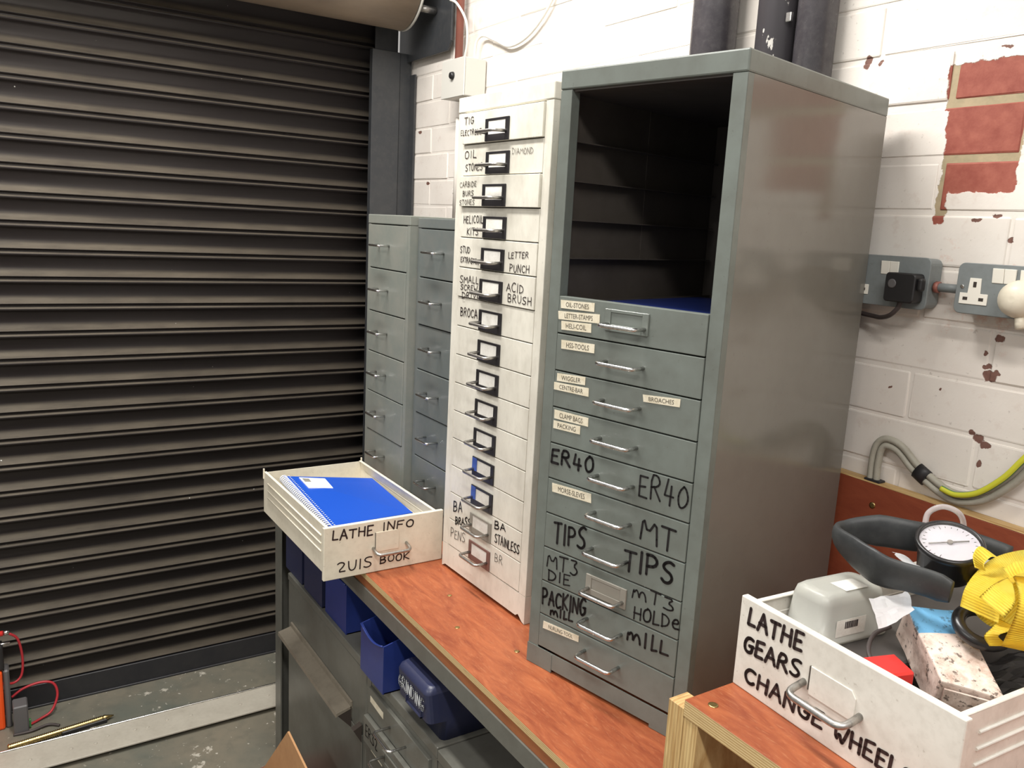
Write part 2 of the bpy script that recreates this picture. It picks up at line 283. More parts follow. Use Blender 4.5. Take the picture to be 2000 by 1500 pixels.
def catmull(pts, k=6):
    P = [Vector(p) for p in pts]; out = []
    for i in range(len(P) - 1):
        a, b, c, d = P[max(i - 1, 0)], P[i], P[i + 1], P[min(i + 2, len(P) - 1)]
        for j in range(k):
            u = j / k; out.append(0.5 * ((2 * b) + (c - a) * u + (2 * a - 5 * b + 4 * c - d) * u * u + (3 * b - a - 3 * c + d) * u ** 3))
    out.append(P[-1]); return out
def rounded(pts, r, k=4):   # polyline with rounded corners
    P = [Vector(p) for p in pts]; out = [P[0]]
    for i in range(1, len(P) - 1):
        a = (P[i - 1] - P[i]).normalized() * r + P[i]; b = (P[i + 1] - P[i]).normalized() * r + P[i]
        for j in range(k + 1):
            u = j / k; out.append(a * (1 - u) ** 2 + P[i] * 2 * u * (1 - u) + b * u * u)
    out.append(P[-1]); return out
def rrect(x0, x1, y0, y1, r, k=4):
    out = []
    for cx, cy, a0 in ((x1 - r, y0 + r, -PI / 2), (x1 - r, y1 - r, 0), (x0 + r, y1 - r, PI / 2), (x0 + r, y0 + r, PI)):
        for j in range(k + 1): a = a0 + PI / 2 * j / k; out.append((cx + r * math.cos(a), cy + r * math.sin(a)))
    return out
# ---------------------------------------------------------------- handwriting: one-stroke letters as flat marker ribbons
GL = {'A': [[(0, 0), (.45, 1), (1, 0)], [(.15, .38), (.85, .36)]], 'B': [[(.05, 0), (.05, 1)], [(.05, 1), (.6, .98), (.8, .78), (.6, .55), (.05, .5)], [(.05, .5), (.75, .48), (.95, .25), (.7, .02), (.05, 0)]],
 'C': [[(.95, .88), (.65, 1), (.3, .92), (.05, .6), (.08, .28), (.35, .02), (.7, 0), (.95, .12)]], 'D': [[(.08, 0), (.05, 1)], [(0, 1), (.5, .95), (.9, .7), (.95, .4), (.65, .08), (.05, 0)]],
 'E': [[(.95, 1), (.1, .98), (.05, 0), (.95, .03)], [(.08, .5), (.75, .54)]], 'F': [[(.05, 0), (.08, 1), (.95, 1)], [(.08, .5), (.7, .52)]],
 'G': [[(.9, .88), (.6, 1), (.25, .9), (.03, .55), (.12, .18), (.45, 0), (.8, .05), (.92, .2), (.92, .45)], [(.55, .43), (1, .45)]], 'H': [[(.05, 0), (.08, 1)], [(.92, 0), (.9, 1)], [(.06, .5), (.92, .52)]],
 'I': [[(.5, 0), (.5, 1)]], 'K': [[(.08, 0), (.08, 1)], [(.9, 1), (.1, .45), (.95, 0)]], 'L': [[(.1, 1), (.05, .02), (.95, .02)]], 'M': [[(0, 0), (.1, 1), (.48, .35), (.88, 1), (1, 0)]],
 'N': [[(.02, 0), (.08, 1), (.88, .02), (.95, 1)]], 'O': [[(.5, 1), (.15, .85), (.02, .5), (.15, .12), (.5, 0), (.85, .12), (.98, .5), (.85, .88), (.5, 1)]], 'P': [[(.08, 0), (.05, 1)], [(0, .98), (.6, 1), (.9, .78), (.7, .52), (.08, .45)]],
 'R': [[(.05, 0), (.05, 1), (.6, 1), (.85, .78), (.65, .55), (.05, .5)], [(.35, .5), (.95, 0)]], 'S': [[(.92, .92), (.6, 1), (.2, .92), (.08, .72), (.3, .55), (.75, .42), (.92, .22), (.65, .02), (.3, 0), (.03, .1)]],
 'T': [[(0, 1), (1, .98)], [(.5, .98), (.48, 0)]], 'U': [[(.05, 1), (.08, .3), (.3, .02), (.65, .02), (.9, .3), (.92, 1)]], 'V': [[(0, 1), (.5, 0), (1, 1)]], 'W': [[(0, 1), (.12, .05), (.38, .55), (.55, .02), (.72, .1), (1, 1)]],
 'X': [[(0, 1), (1, 0)], [(.95, 1), (.05, 0)]], '2': [[(.02, .82), (.3, 1), (.75, .95), (.85, .7), (.1, .02), (.95, .02)]], '3': [[(.1, .98), (.85, .98), (.4, .58), (.85, .42), (.88, .15), (.5, 0), (.05, .1)]], '4': [[(.3, 1), (.08, .35), (.9, .35)], [(.68, .75), (.65, 0)]],
 '0': [[(.5, 1), (.15, .8), (.05, .45), (.2, .08), (.5, 0), (.85, .2), (.95, .55), (.8, .9), (.5, 1)]], '1': [[(.5, 0), (.5, 1)]], 'm': [[(0, 0), (.05, .7), (.1, .45), (.25, .75), (.4, .55), (.45, .1), (.5, .55), (.72, .75), (.88, .5), (.95, 0)]], 'l': [[(.3, 1), (.25, 0), (.95, .05)]], 'e': [[(.1, .5), (.85, .55), (.7, .9), (.3, .9), (.05, .5), (.3, .05), (.9, .12)]]}
NARROW = {'I': .35, '1': .35, 'l': .7, 'm': 1.35, 'M': 1.2, 'W': 1.25, 'E': .85, 'L': .8}
def write(parent, text, p0, p1, cap, wd, mat, v=-0.0016, seed=1, name='writing', jit=0.035, slant=0.0, frame=None):
    # letters on the local plane y = v, from p0 to p1 (x, z), facing -y
    rnd = random.Random(seed); p0 = Vector(p0); p1 = Vector(p1); tot = sum(NARROW.get(c, 1) for c in text) + 0.28 * (len(text) - 1); ex = (p1 - p0) / tot; pos_ = 0.0
    vs, fs = [], []
    def disc(c, r):
        b = len(vs); vs.append(c)
        for k in range(8): vs.append((c[0] + r * math.cos(k * PI / 4), c[1] + r * math.sin(k * PI / 4)))
        for k in range(8): fs.append((b, b + 1 + k, b + 1 + (k + 1) % 8))
    for c in text:
        wl = NARROW.get(c, 1)
        if c != ' ':
            hh = cap * rnd.uniform(0.92, 1.08); dy = cap * rnd.uniform(-0.05, 0.05)
            for st in GL[c]:
                pts = [Vector((x + rnd.uniform(-jit, jit), y + rnd.uniform(-jit, jit))) for x, y in st]
                if len(pts) > 4:
                    q = [pts[0]]
                    for a, b in zip(pts[:-1], pts[1:]): q += [a * .75 + b * .25, a * .25 + b * .75]
                    pts = q + [pts[-1]]
                P = [p0 + ex * (pos_ + x.x * wl) + Vector((slant * x.y * hh, x.y * hh + dy)) for x in pts]; r = wd / 2 * rnd.uniform(0.9, 1.1)
                for a, b in zip(P[:-1], P[1:]):
                    d = (b - a)
                    if d.length < 1e-7: continue
                    n = Vector((-d.y, d.x)).normalized() * r; k = len(vs); vs.extend([tuple(a + n), tuple(a - n), tuple(b - n), tuple(b + n)]); fs.append((k, k + 1, k + 2, k + 3))
                for a in P: disc(tuple(a), r)
        pos_ += wl + 0.28
    me = bpy.data.meshes.new(name); me.from_pydata([(a[0], v, a[1]) for a in vs], [], fs); me.materials.append(mat); o = link(name, me, parent)
    return o
def type_mesh(text):
    cu = bpy.data.curves.new('type', 'FONT'); cu.body = text; cu.resolution_u = 3; o = bpy.data.objects.new('type', cu); col.objects.link(o); bpy.context.view_layer.update()
    me = bpy.data.meshes.new_from_object(o.evaluated_get(bpy.context.evaluated_depsgraph_get())); bpy.data.objects.remove(o); return me
def sticker(parent, text, q, v=-0.0014, mat='sticker', name='sticker', pad=(0.16, 0.22)):
    # q = TL, TR, BL, BR as (x, z)
    TL, TR, BL, BR = [Vector(a) for a in q]
    def bi(a, b): return (BL * (1 - a) + BR * a) * (1 - b) + (TL * (1 - a) + TR * a) * b
    c = [bi(0, 0), bi(1, 0), bi(1, 1), bi(0, 1)]; h = B(); h.hexa([(*(c[i].x, v), c[i].y) for i in (0, 1, 2, 3)] + [(c[i].x, v - 0.0004, c[i].y) for i in (0, 1, 2, 3)])
    st = h.build(name, M[mat], parent)
    if text:
        me = type_mesh(text); xs = [p.co.x for p in me.vertices]; ys = [p.co.y for p in me.vertices]; x0, x1, y0, y1 = min(xs), max(xs), min(ys), max(ys)
        for p in me.vertices:
            a = pad[0] + (p.co.x - x0) / (x1 - x0) * (1 - 2 * pad[0]); b = pad[1] + (p.co.y - y0) / (y1 - y0) * (1 - 2 * pad[1]); k = bi(a, b); p.co = (k.x, v - 0.0006, k.y)
        me.materials.clear(); me.materials.append(M['print']); link('printed_words', me, parent)
    return st
def handle(parent, x0, x1, z, out, r=0.0027, mat='chrome', y=0.0, drop=0.0, rc=0.008):
    P = rounded([(x0, y + 0.002, z), (x0, y - out, z - drop), (x1, y - out, z - drop), (x1, y + 0.002, z)], rc, 4); return B().tube(P, r, 10).build('handle', M[mat], parent)
# ---------------------------------------------------------------- writing, in each front's own plane (metres)
TEXT_G = [('ER40', (-0.2534, 0.3182), (-0.1757, 0.3202), 0.0208, 0.0037, 'ink'), ('ER40', (-0.0987, 0.3112), (-0.0233, 0.3111), 0.0298, 0.0027, 'ink'), ('MT', (-0.0904, 0.2523), (-0.0367, 0.2513), 0.0309, 0.0031, 'ink'), ('TIPS', (-0.2397, 0.2006), (-0.1804, 0.2088), 0.029, 0.0038, 'ink'), ('TIPS', (-0.1128, 0.2046), (-0.0339, 0.21), 0.0282, 0.0042, 'ink'), ('MT3', (-0.2486, 0.1605), (-0.1898, 0.1659), 0.0217, 0.0025, 'ink'), ('DIE', (-0.245, 0.1418), (-0.2035, 0.1463), 0.0155, 0.0023, 'ink'), ('mT3', (-0.0949, 0.17), (-0.0285, 0.1728), 0.0169, 0.0024, 'ink'), ('HOLDe', (-0.0903, 0.1408), (-0.0184, 0.1513), 0.017, 0.0024, 'ink'), ('PACKING', (-0.2541, 0.1013), (-0.172, 0.1136), 0.0237, 0.0036, 'ink'), ('mIlL', (-0.2366, 0.0893), (-0.1934, 0.0958), 0.0117, 0.0031, 'ink'), ('mIlL', (-0.0973, 0.1068), (-0.0315, 0.111), 0.0187, 0.0036, 'ink')]
STICK_G = [('OIL-STONES', [(-0.2542, 0.5507), (-0.194, 0.5522), (-0.2533, 0.5395), (-0.1938, 0.5402)]), ('LETTER-STAMPS', [(-0.2577, 0.5351), (-0.184, 0.5381), (-0.2563, 0.5238), (-0.1833, 0.526)]), ('HELI-COIL', [(-0.2509, 0.522), (-0.1972, 0.524), (-0.2498, 0.5099), (-0.1966, 0.5119)]), ('HSS-TOOLS', [(-0.2486, 0.4958), (-0.1891, 0.4974), (-0.248, 0.4836), (-0.1888, 0.4852)]), ('WIGGLER', [(-0.2523, 0.4482), (-0.201, 0.4508), (-0.2524, 0.4372), (-0.2009, 0.4395)]), ('CENTRE-BAR', [(-0.2571, 0.4349), (-0.1939, 0.4366), (-0.2567, 0.4243), (-0.1935, 0.4248)]), ('BROACHES', [(-0.1046, 0.4442), (-0.0478, 0.4485), (-0.1028, 0.435), (-0.048, 0.4381)]), ('CLAMP BAGS', [(-0.2533, 0.3957), (-0.1909, 0.3956), (-0.2528, 0.3831), (-0.1905, 0.3835)]), ('PACKING', [(-0.2535, 0.38), (-0.204, 0.3814), (-0.2536, 0.3687), (-0.204, 0.3697)]), ('MORSE-SLEVES', [(-0.249, 0.2887), (-0.1767, 0.2914), (-0.2479, 0.2759), (-0.1756, 0.2784)]), ('NURLING-TOOL', [(-0.2489, 0.0755), (-0.1803, 0.0789), (-0.2494, 0.0638), (-0.1804, 0.0693)])]
TEXT_W = [('TIG', (0.028, 0.8132), (0.0583, 0.8137), 0.0111, 0.0015, 'ink_brown'), ('ELECTRODE', (0.0169, 0.796), (0.0845, 0.7947), 0.0086, 0.0013, 'ink_brown'), ('OIL', (0.0271, 0.7578), (0.0661, 0.7577), 0.0121, 0.0014, 'ink_brown'), ('STONES', (0.0313, 0.7362), (0.0868, 0.7374), 0.0112, 0.0014, 'ink_brown'), ('DIAMOND', (0.1744, 0.7592), (0.2324, 0.7575), 0.0094, 0.0008, 'ink_faint'), ('CARBIDE', (0.0212, 0.7086), (0.0759, 0.7098), 0.0087, 0.0012, 'ink_faint'), ('BURS', (0.0323, 0.6938), (0.0681, 0.6954), 0.0079, 0.0013, 'ink_faint'), ('STONES', (0.0218, 0.6787), (0.0726, 0.6805), 0.0079, 0.0012, 'ink_faint'), ('HELICOIL', (0.032, 0.6485), (0.0959, 0.6494), 0.0123, 0.0015, 'ink_brown'), ('KITS', (0.0447, 0.6282), (0.0827, 0.6291), 0.0123, 0.0015, 'ink_brown'), ('STUD', (0.0262, 0.5967), (0.0592, 0.5972), 0.0107, 0.0014, 'ink_brown'), ('EXTRACTOR', (0.0291, 0.5803), (0.0899, 0.5798), 0.0089, 0.0014, 'ink_brown'), ('LETTER', (0.1803, 0.5961), (0.2367, 0.5994), 0.0089, 0.0013, 'ink_brown'), ('PUNCH', (0.1856, 0.5746), (0.2411, 0.5766), 0.0115, 0.0014, 'ink_brown'), ('SMALL', (0.0303, 0.5447), (0.0927, 0.5472), 0.0117, 0.0016, 'ink_brown'), ('SCREW', (0.0335, 0.5322), (0.09, 0.5346), 0.009, 0.0015, 'ink_brown'), ('DRIVE', (0.0392, 0.5171), (0.1, 0.5232), 0.0099, 0.0016, 'ink_brown'), ('ACID', (0.1805, 0.543), (0.2288, 0.5436), 0.0132, 0.0015, 'ink_brown'), ('BRUSH', (0.1855, 0.5265), (0.2522, 0.527), 0.0124, 0.0015, 'ink_brown'), ('BROCA', (0.0336, 0.4853), (0.0908, 0.4875), 0.0145, 0.0018, 'ink_brown'), ('BA', (0.0368, 0.1196), (0.0674, 0.1282), 0.0196, 0.0026, 'ink'), ('BRASS', (0.0454, 0.0976), (0.0989, 0.1116), 0.0137, 0.0025, 'ink'), ('BA', (0.1779, 0.1346), (0.2107, 0.14), 0.0126, 0.0023, 'ink'), ('STAINLESS', (0.1805, 0.1104), (0.2551, 0.1148), 0.0154, 0.0022, 'ink'), ('PENS', (0.0304, 0.0675), (0.0825, 0.0733), 0.0179, 0.0015, 'ink_faint'), ('BR', (0.1831, 0.0764), (0.2071, 0.0778), 0.0145, 0.0011, 'ink_faint')]
TEXT_1 = [('LATHE', (0.0159, 0.0765), (0.0941, 0.0741), 0.0175, 0.0029, 'ink_brown'), ('INFO', (0.1134, 0.079), (0.1767, 0.0779), 0.0151, 0.0026, 'ink_brown'), ('2UIS', (0.0254, 0.0129), (0.0934, 0.0119), 0.0188, 0.0024, 'ink_brown'), ('BOOK', (0.1098, 0.0143), (0.1701, 0.014), 0.0143, 0.0024, 'ink_brown')]
TEXT_2 = [('LATHE', (0.0129, 0.0726), (0.0826, 0.0763), 0.018, 0.0037, 'ink_brown'), ('GEARS', (0.0107, 0.0423), (0.0841, 0.0495), 0.0172, 0.0037, 'ink_brown'), ('CHANGE', (0.0162, 0.0113), (0.1157, 0.0143), 0.0162, 0.0037, 'ink_brown'), ('WHEELS', (0.1292, 0.0141), (0.21, 0.0156), 0.0163, 0.0034, 'ink_brown')]

# ---------------------------------------------------------------- the setting
o = B().box(-2.4, 3.2, -4.0, WALL + 0.2, FLOOR - 0.05, FLOOR).build('floor', M['floor']); tag(o, 'worn grey-green painted concrete floor with pale chips', 'floor', kind='structure')
wall = B().box(-1.80, 3.2, WALL + 0.0013, WALL + 0.2, FLOOR, 2.1).build('wall_right', M['mortar']); tag(wall, 'white painted brick wall with a bare red brick patch', 'wall', kind='structure')
rnd = random.Random(4); BR = {}
def brick_mesh(w_, k, h=0.0695):
    key = (round(w_, 4), k, h)
    if key not in BR:
        b = B(); b.box(0, w_, 0, 0.03, 0, h, 0.0026, 2); r2 = random.Random(k * 7 + int(w_ * 1e4))
        for v in b.bm.verts: v.co += Vector((r2.uniform(-.0007, .0007), r2.uniform(-.0006, .0006), r2.uniform(-.0007, .0007)))
        me = bpy.data.meshes.new('brick'); b.bm.to_mesh(me); b.bm.free(); me.materials.append(M['brick']); BR[key] = me
    return BR[key]
for i in range(14):
    z = 0.245 + 0.075 * i; x = (-0.011 if i % 2 == 0 else 0.0965) - 0.225 * 9
    while x < 0.95:
        a, b = x + 0.0028, x + 0.2222
        if b > -1.718:
            a = max(a, -1.716)
            if b - a > 0.02:
                bare = 6 <= i <= 8 and a < 0.30 and b > -0.02; k_ = 0.0022 if bare else 0.0; o = link('brick', brick_mesh(b - a - 2 * k_, rnd.randrange(4), 0.0650 if bare else 0.0695), wall); o.location = (a + k_, WALL - 0.0005 + rnd.uniform(-0.0010, 0.0010), z + (0.0050 if bare else 0.0028))
        x += 0.225
# aluminium strip let into the floor in front of the shutter
st = B(); st.box(-1.53, -1.423, -1.5, 0.25, FLOOR + 0.013, FLOOR + 0.018, 0.0008); st.box(-1.53, -1.455, -1.5, 0.25, FLOOR, FLOOR + 0.0129)
strip = st.build('trim_1', M['alu']); tag(strip, 'pale aluminium strip screwed to the floor before the shutter', 'trim', kind='structure')
B().box(-1.5345, -1.5302, -1.5, 0.25, FLOOR, FLOOR + 0.0215, 0.001).build('bright_edge', M['chrome'], strip)
for yy in (-0.69, -0.60, -0.545, -0.515, -0.45, -0.42, -0.37, -0.31, -0.18, -0.10):
    s_ = B().lathe([(0, 0.0045), (0.0010, 0.0045), (0.0018, 0.003), (0.0012, 0.001)], (-1.478 + 0.012 * math.sin(yy * 90), yy, FLOOR + 0.018), (0, 0, 1), 10).build('screw_head', M['alu'], strip)
# ---------------------------------------------------------------- roller shutter
sh = thing('roller_shutter', 'dark steel roller shutter with dusty concave slats', 'shutter', (SHUT, 0, FLOOR))
P = 0.0695; prof = [(-0.006, 0.0), (0.0015, -0.0008), (0.0045, -0.0030), (0.0045, -0.0062), (0.0020, -0.0088), (-0.0040, -0.0100), (-0.0080, -0.0165), (-0.0120, -0.0250), (-0.0150, -0.0340), (-0.0155, -0.0410), (-0.0125, -0.0480), (-0.0075, -0.0540), (-0.0015, -0.0590), (0.0008, -0.0603), (0.0002, -0.0618), (-0.0060, -0.0630), (-0.0075, -0.0660), (-0.0065, -0.0700)]
bm = bmesh.new(); ra = [bm.verts.new((x, -1.9, z)) for x, z in prof]; rb = [bm.verts.new((x, 0.345, z)) for x, z in prof]; bk = [bm.verts.new((x - 0.0016, -1.9, z)) for x, z in prof]; bl = [bm.verts.new((x - 0.0016, 0.345, z)) for x, z in prof]
for i in range(len(prof) - 1):
    for q in ((ra[i], ra[i + 1], rb[i + 1], rb[i]), (bk[i + 1], bk[i], bl[i], bl[i + 1]), (rb[i], rb[i + 1], bl[i + 1], bl[i])):
        f = bm.faces.new(q); f.smooth = True
bmesh.ops.recalc_face_normals(bm, faces=bm.faces[:]); me = bpy.data.meshes.new('slat'); bm.to_mesh(me); bm.free(); me.materials.append(M['lath'])
Z0 = 0.062
for i in range(27):
    o = link('slat', me, sh); o.location = (0, 0, Z0 + P * (i + 1))
bb = B(); bb.box(-0.004, 0.004, -1.9, 0.345, 0.0, Z0 + 0.004, 0.001); bb.box(-0.004, 0.009, -1.9, 0.345, 0.0, 0.006, 0.001); bb.build('bottom_bar', M['bar'], sh)
g = B(); g.box(0.008, 0.030, 0.283, 0.372, 0.0, 1.86, 0.001); g.box(0.004, 0.0078, 0.30, 0.3735, 0.0, 2.30); g.build('guide_rail', M['navy'], sh)
g = B(); g.box(0.004, 0.026, 0.3735, WALL - 0.0055, 0.0, 1.86, 0.001); g.box(0.022, 0.060, WALL - 0.0105, WALL - 0.005, 0.0, 1.80); g.build('wall_angle', M['navy'], sh)
pl = B(); pl.prism([(-0.03, 1.836), (0.282, 1.836), (0.30, 1.86), (0.30, 2.30), (-0.03, 2.30)], 'y', 0.396, 0.402, 0.0005); pl.build('end_plate', M['navy'], sh)
ro = B(); ro.lathe([(0, 0.128), (2.232, 0.128), (2.235, 0.122)], (0.128, -1.9, 2.030), (0, 1, 0), 48); roll = ro.build('curtain_roll', M['roll'], sh)
B().lathe([(0, 0.1295), (0.006, 0.1295), (0.008, 0.125)], (0.128, 0.3355, 2.030), (0, 1, 0), 48).build('end_disc', M['box_grey'], sh)
B().lathe([(0, 0.010), (0.050, 0.010), (0.0515, 0.006)], (0.205, 0.344, 1.950), (0, 1, 0), 14).build('axle_bolt', M['steel'], sh)
cu = B(); P_ = [[(-0.006, y_, 1.93), (-0.006, y_, 2.0)] for y_ in (-1.9, -0.8, 0.30)]; cu.grid(P_, thick=0.003); cu.build('lead_in', M['lath'], sh)
# ---------------------------------------------------------------- workbench and backboard
wb = thing('workbench', 'long workbench with orange stained plywood top on grey steel frame', 'workbench', (0, 0, 0))
B().box(-1.245, 1.9, -0.1555, WALL - 0.008, -0.0125, -0.0003, 0.0006).build('worktop', M['ply'], wb)
B().box(-1.245, 1.9, -0.1545, WALL - 0.008, -0.0285, -0.0127, 0.0004).build('sub_board', M['ply_under'], wb)
rl = B(); rl.box(-1.235, 1.9, -0.1570, -0.1525, -0.0595, -0.0287, 0.0006); rl.box(-1.235, 1.9, -0.1525, -0.115, -0.0325, -0.0287); rl.build('front_rail', M['grey_low'], wb)
for x0, y0 in ((-1.222, -0.157), (-1.222, 0.33)):
    lg = B(); lg.box(x0, x0 + 0.042, y0, y0 + 0.004, FLOOR + 0.001, -0.03, 0.0005); lg.box(x0, x0 + 0.004, y0 + 0.004, y0 + 0.046, FLOOR + 0.001, -0.03, 0.0005); lg.build('leg', M['grey_low'], wb)
B().box(-1.218, -1.212, -0.11, 0.33, -0.075, -0.03, 0.0005).build('end_rail', M['grey_low'], wb)
for sx, sy in ((-0.30, -0.06), (-0.41, -0.105), (-0.52, -0.06)): B().lathe([(0, 0.0042), (0.0006, 0.0042), (0.0008, 0.003)], (sx, sy, -0.0004), (0, 0, 1), 12).build('screw_head', M['brass'], wb)
bd = thing('backboard', 'red-brown stained plank standing upright along the wall behind bench', 'board', (0.5, 0.397, 0))
B().hexa([(-0.75, 0.0, 0.0004), (1.3, 0.0, 0.0004), (1.3, 0.0185, 0.0004), (-0.75, 0.0185, 0.0004), (-0.75, 0.0, 0.294), (1.3, 0.0, 0.262), (1.3, 0.0185, 0.262), (-0.75, 0.0185, 0.294)], 0.0008).build('plank', M['ply_dark'], bd)
B().hexa([(-0.75, 0.0, 0.2945), (1.3, 0.0, 0.2625), (1.3, 0.0185, 0.2625), (-0.75, 0.0185, 0.2945), (-0.75, 0.0008, 0.2972), (1.3, 0.0008, 0.2652), (1.3, 0.0185, 0.2652), (-0.75, 0.0185, 0.2972)]).build('bare_top_edge', M['raw_x'], bd)
for sx, sz in ((-0.532, 0.258), (-0.355, 0.215)): B().lathe([(0, 0.005), (0.0008, 0.005), (0.001, 0.003)], (sx, 0.0, sz), (0, -1, 0), 12).build('screw_head', M['brass'], bd)
# ---------------------------------------------------------------- tall grey drawer cabinet, upper drawers missing
TG_ = 0.2150; W_, D_, H_ = 0.2781, 0.3912, 0.8541
gc = thing('drawer_cabinet', 'tall grey-green steel drawer cabinet with empty upper slots', 'cabinet', (0, 0, 0.0004), TG_)
b = B(); b.box(-0.0012, 0, 0.0135, D_, 0.026, 0.8287); b.build('side_panel', M['grey_side'], gc)
b = B(); b.box(-W_, -W_ + 0.0012, 0.0135, D_, 0.026, 0.8287); b.build('side_panel', M['grey'], gc)
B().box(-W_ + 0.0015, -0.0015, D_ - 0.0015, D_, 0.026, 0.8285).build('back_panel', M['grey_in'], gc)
for x0, x1 in ((-W_, -W_ + 0.0195), (-0.0192, 0)):
    b = B(); b.box(x0, x1, 0, 0.0012, 0.0300, 0.8285, 0.0004); xi = x1 if x0 < -0.1 else x0; b.box(min(xi, xi + (0.0012 if x0 > -0.1 else -0.0012)), max(xi, xi + (0.0012 if x0 > -0.1 else -0.0012)), 0.0012, 0.016, 0.0300, 0.8285); xo = x0 if x0 < -0.1 else x1; b.box(min(xo, xo + (0.0012 if x0 < -0.1 else -0.0012)), max(xo, xo + (0.0012 if x0 < -0.1 else -0.0012)), 0.0012, 0.0134, 0.0300, 0.8285); b.build('front_stile', M['grey'], gc)
b = B(); b.box(-W_ - 0.0008, 0.0008, -0.0008, D_ + 0.0008, 0.8287, H_, 0.0022, 2); b.build('top_cap', M['grey'], gc)
b = B(); b.prism([(-W_ - 0.0008, 0), (-W_ + 0.049, 0), (-W_ + 0.049, 0.005), (-0.0515, 0.005), (-0.0515, 0), (0.0008, 0), (0.0008, 0.0300), (-W_ - 0.0008, 0.0300)], 'y', -0.0012, 0.0004); b.box(-0.0008, 0.0008, 0.0005, D_, 0, 0.0258); b.box(-W_ - 0.0008, -W_ + 0.0008, 0.0005, D_, 0, 0.0258); b.box(-W_ + 0.0475, -W_ + 0.0495, -0.0020, -0.0012, 0.0002, 0.0285); b.build('plinth', M['grey'], gc)
PG = 0.05242; ZG = 0.0326
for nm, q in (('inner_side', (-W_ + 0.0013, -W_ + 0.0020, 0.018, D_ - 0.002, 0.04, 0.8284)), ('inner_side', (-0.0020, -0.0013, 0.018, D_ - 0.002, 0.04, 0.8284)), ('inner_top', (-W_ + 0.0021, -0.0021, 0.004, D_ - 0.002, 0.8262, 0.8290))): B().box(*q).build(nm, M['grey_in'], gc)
for i in range(11, 15):   # slide rails of the empty slots
    for sx in (-W_ + 0.0014, -0.0014):
        z = ZG + PG * i; s = 1 if sx < -0.1 else -1
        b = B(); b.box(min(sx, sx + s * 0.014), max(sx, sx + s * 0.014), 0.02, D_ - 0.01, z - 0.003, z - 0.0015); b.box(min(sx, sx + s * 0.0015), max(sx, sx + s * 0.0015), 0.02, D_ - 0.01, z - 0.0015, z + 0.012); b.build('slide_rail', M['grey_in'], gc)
for sx in (-W_ + 0.0014, -0.0034):
    for vy in (0.022, 0.20): B().box(sx, sx + 0.002, vy, vy + 0.022, 0.60, 0.826).build('rail_upright', M['grey_in'], gc)
def label_frame(par, x0, x1, z0, z1, v, mat, card='card', cardrect=None, lip=0.004):
    b = B(); b.box(x0, x1, v - 0.0012, v, z0, z1, 0.0004)
    w1 = (x1 - x0) * 0.14
    b.box(x0, x0 + w1, v - 0.0026, v - 0.0012, z0, z1, 0.0004); b.box(x1 - w1, x1, v - 0.0026, v - 0.0012, z0, z1, 0.0004); b.box(x0 + w1, x1 - w1, v - 0.0026, v - 0.0012, z1 - lip, z1, 0.0004); b.box(x0 + w1, x1 - w1, v - 0.0026, v - 0.0012, z0, z0 + (z1 - z0) * 0.30, 0.0004)
    b.build('label_frame', M[mat], par)
    if card: B().box(x0 + w1 * 0.9, x1 - w1 * 0.9, v - 0.0020, v - 0.0013, z0 + (z1 - z0) * 0.28, z1 - lip * 0.8).build('label_card', M[card], par)
GD = []
for i in range(10):   # i = 0 lowest
    z0 = ZG + PG * i + 0.0009; z1 = ZG + PG * (i + 1) - 0.0009
    b = B(); b.box(-0.2575, -0.0203, -0.0010, 0.012, z0, z1, 0.0009, 2); d = b.build('drawer', M['grey'], gc); GD.append(d)
    if i == 9:
        b = B(); b.box(-0.25, -0.028, 0.012, 0.37, z0 + 0.006, z0 + 0.0075); b.box(-0.25, -0.2488, 0.012, 0.37, z0 + 0.006, z1 - 0.006); b.box(-0.0292, -0.028, 0.012, 0.37, z0 + 0.006, z1 - 0.006); b.build('drawer_tray', M['grey_in'], d)
    if i in (9, 2):
        zz = z0 + (0.0145 if i == 9 else 0.011); label_frame(d, -0.1740, -0.1040, zz - 0.001, zz + 0.0275, -0.001, 'grey' if i == 9 else 'frame_grey', None); handle(d, -0.1680, -0.1090, zz + 0.0075, 0.024, y=-0.002)
    else: handle(d, -0.1680, -0.1078, z0 + (0.0245 if i else 0.028), 0.024, y=-0.001, drop=0.0 if i > 3 else 0.001)
def pick(dr, z, z00, pitch): return dr[max(0, min(len(dr) - 1, int((z - z00) / pitch)))]
for k, (tx, p0, p1, cap, wd, mt) in enumerate(TEXT_G): write(pick(GD, p0[1] + cap / 2, ZG, PG), tx, p0, p1, cap, wd, M[mt], seed=k + 3)
for tx, q in STICK_G: sticker(pick(GD, sum(a[1] for a in q) / 4, ZG, PG), tx, q)
bf = B(); bf.box(-0.245, -0.034, 0.03, 0.33, 0, 0.004, 0.0006); o = bf.build('blue_folder', M['bin']); o.location = (0, 0, 0.5445); o.rotation_euler = (0, 0, TG_); tag(o, 'blue card folder lying inside the tall grey cabinet', 'folder')
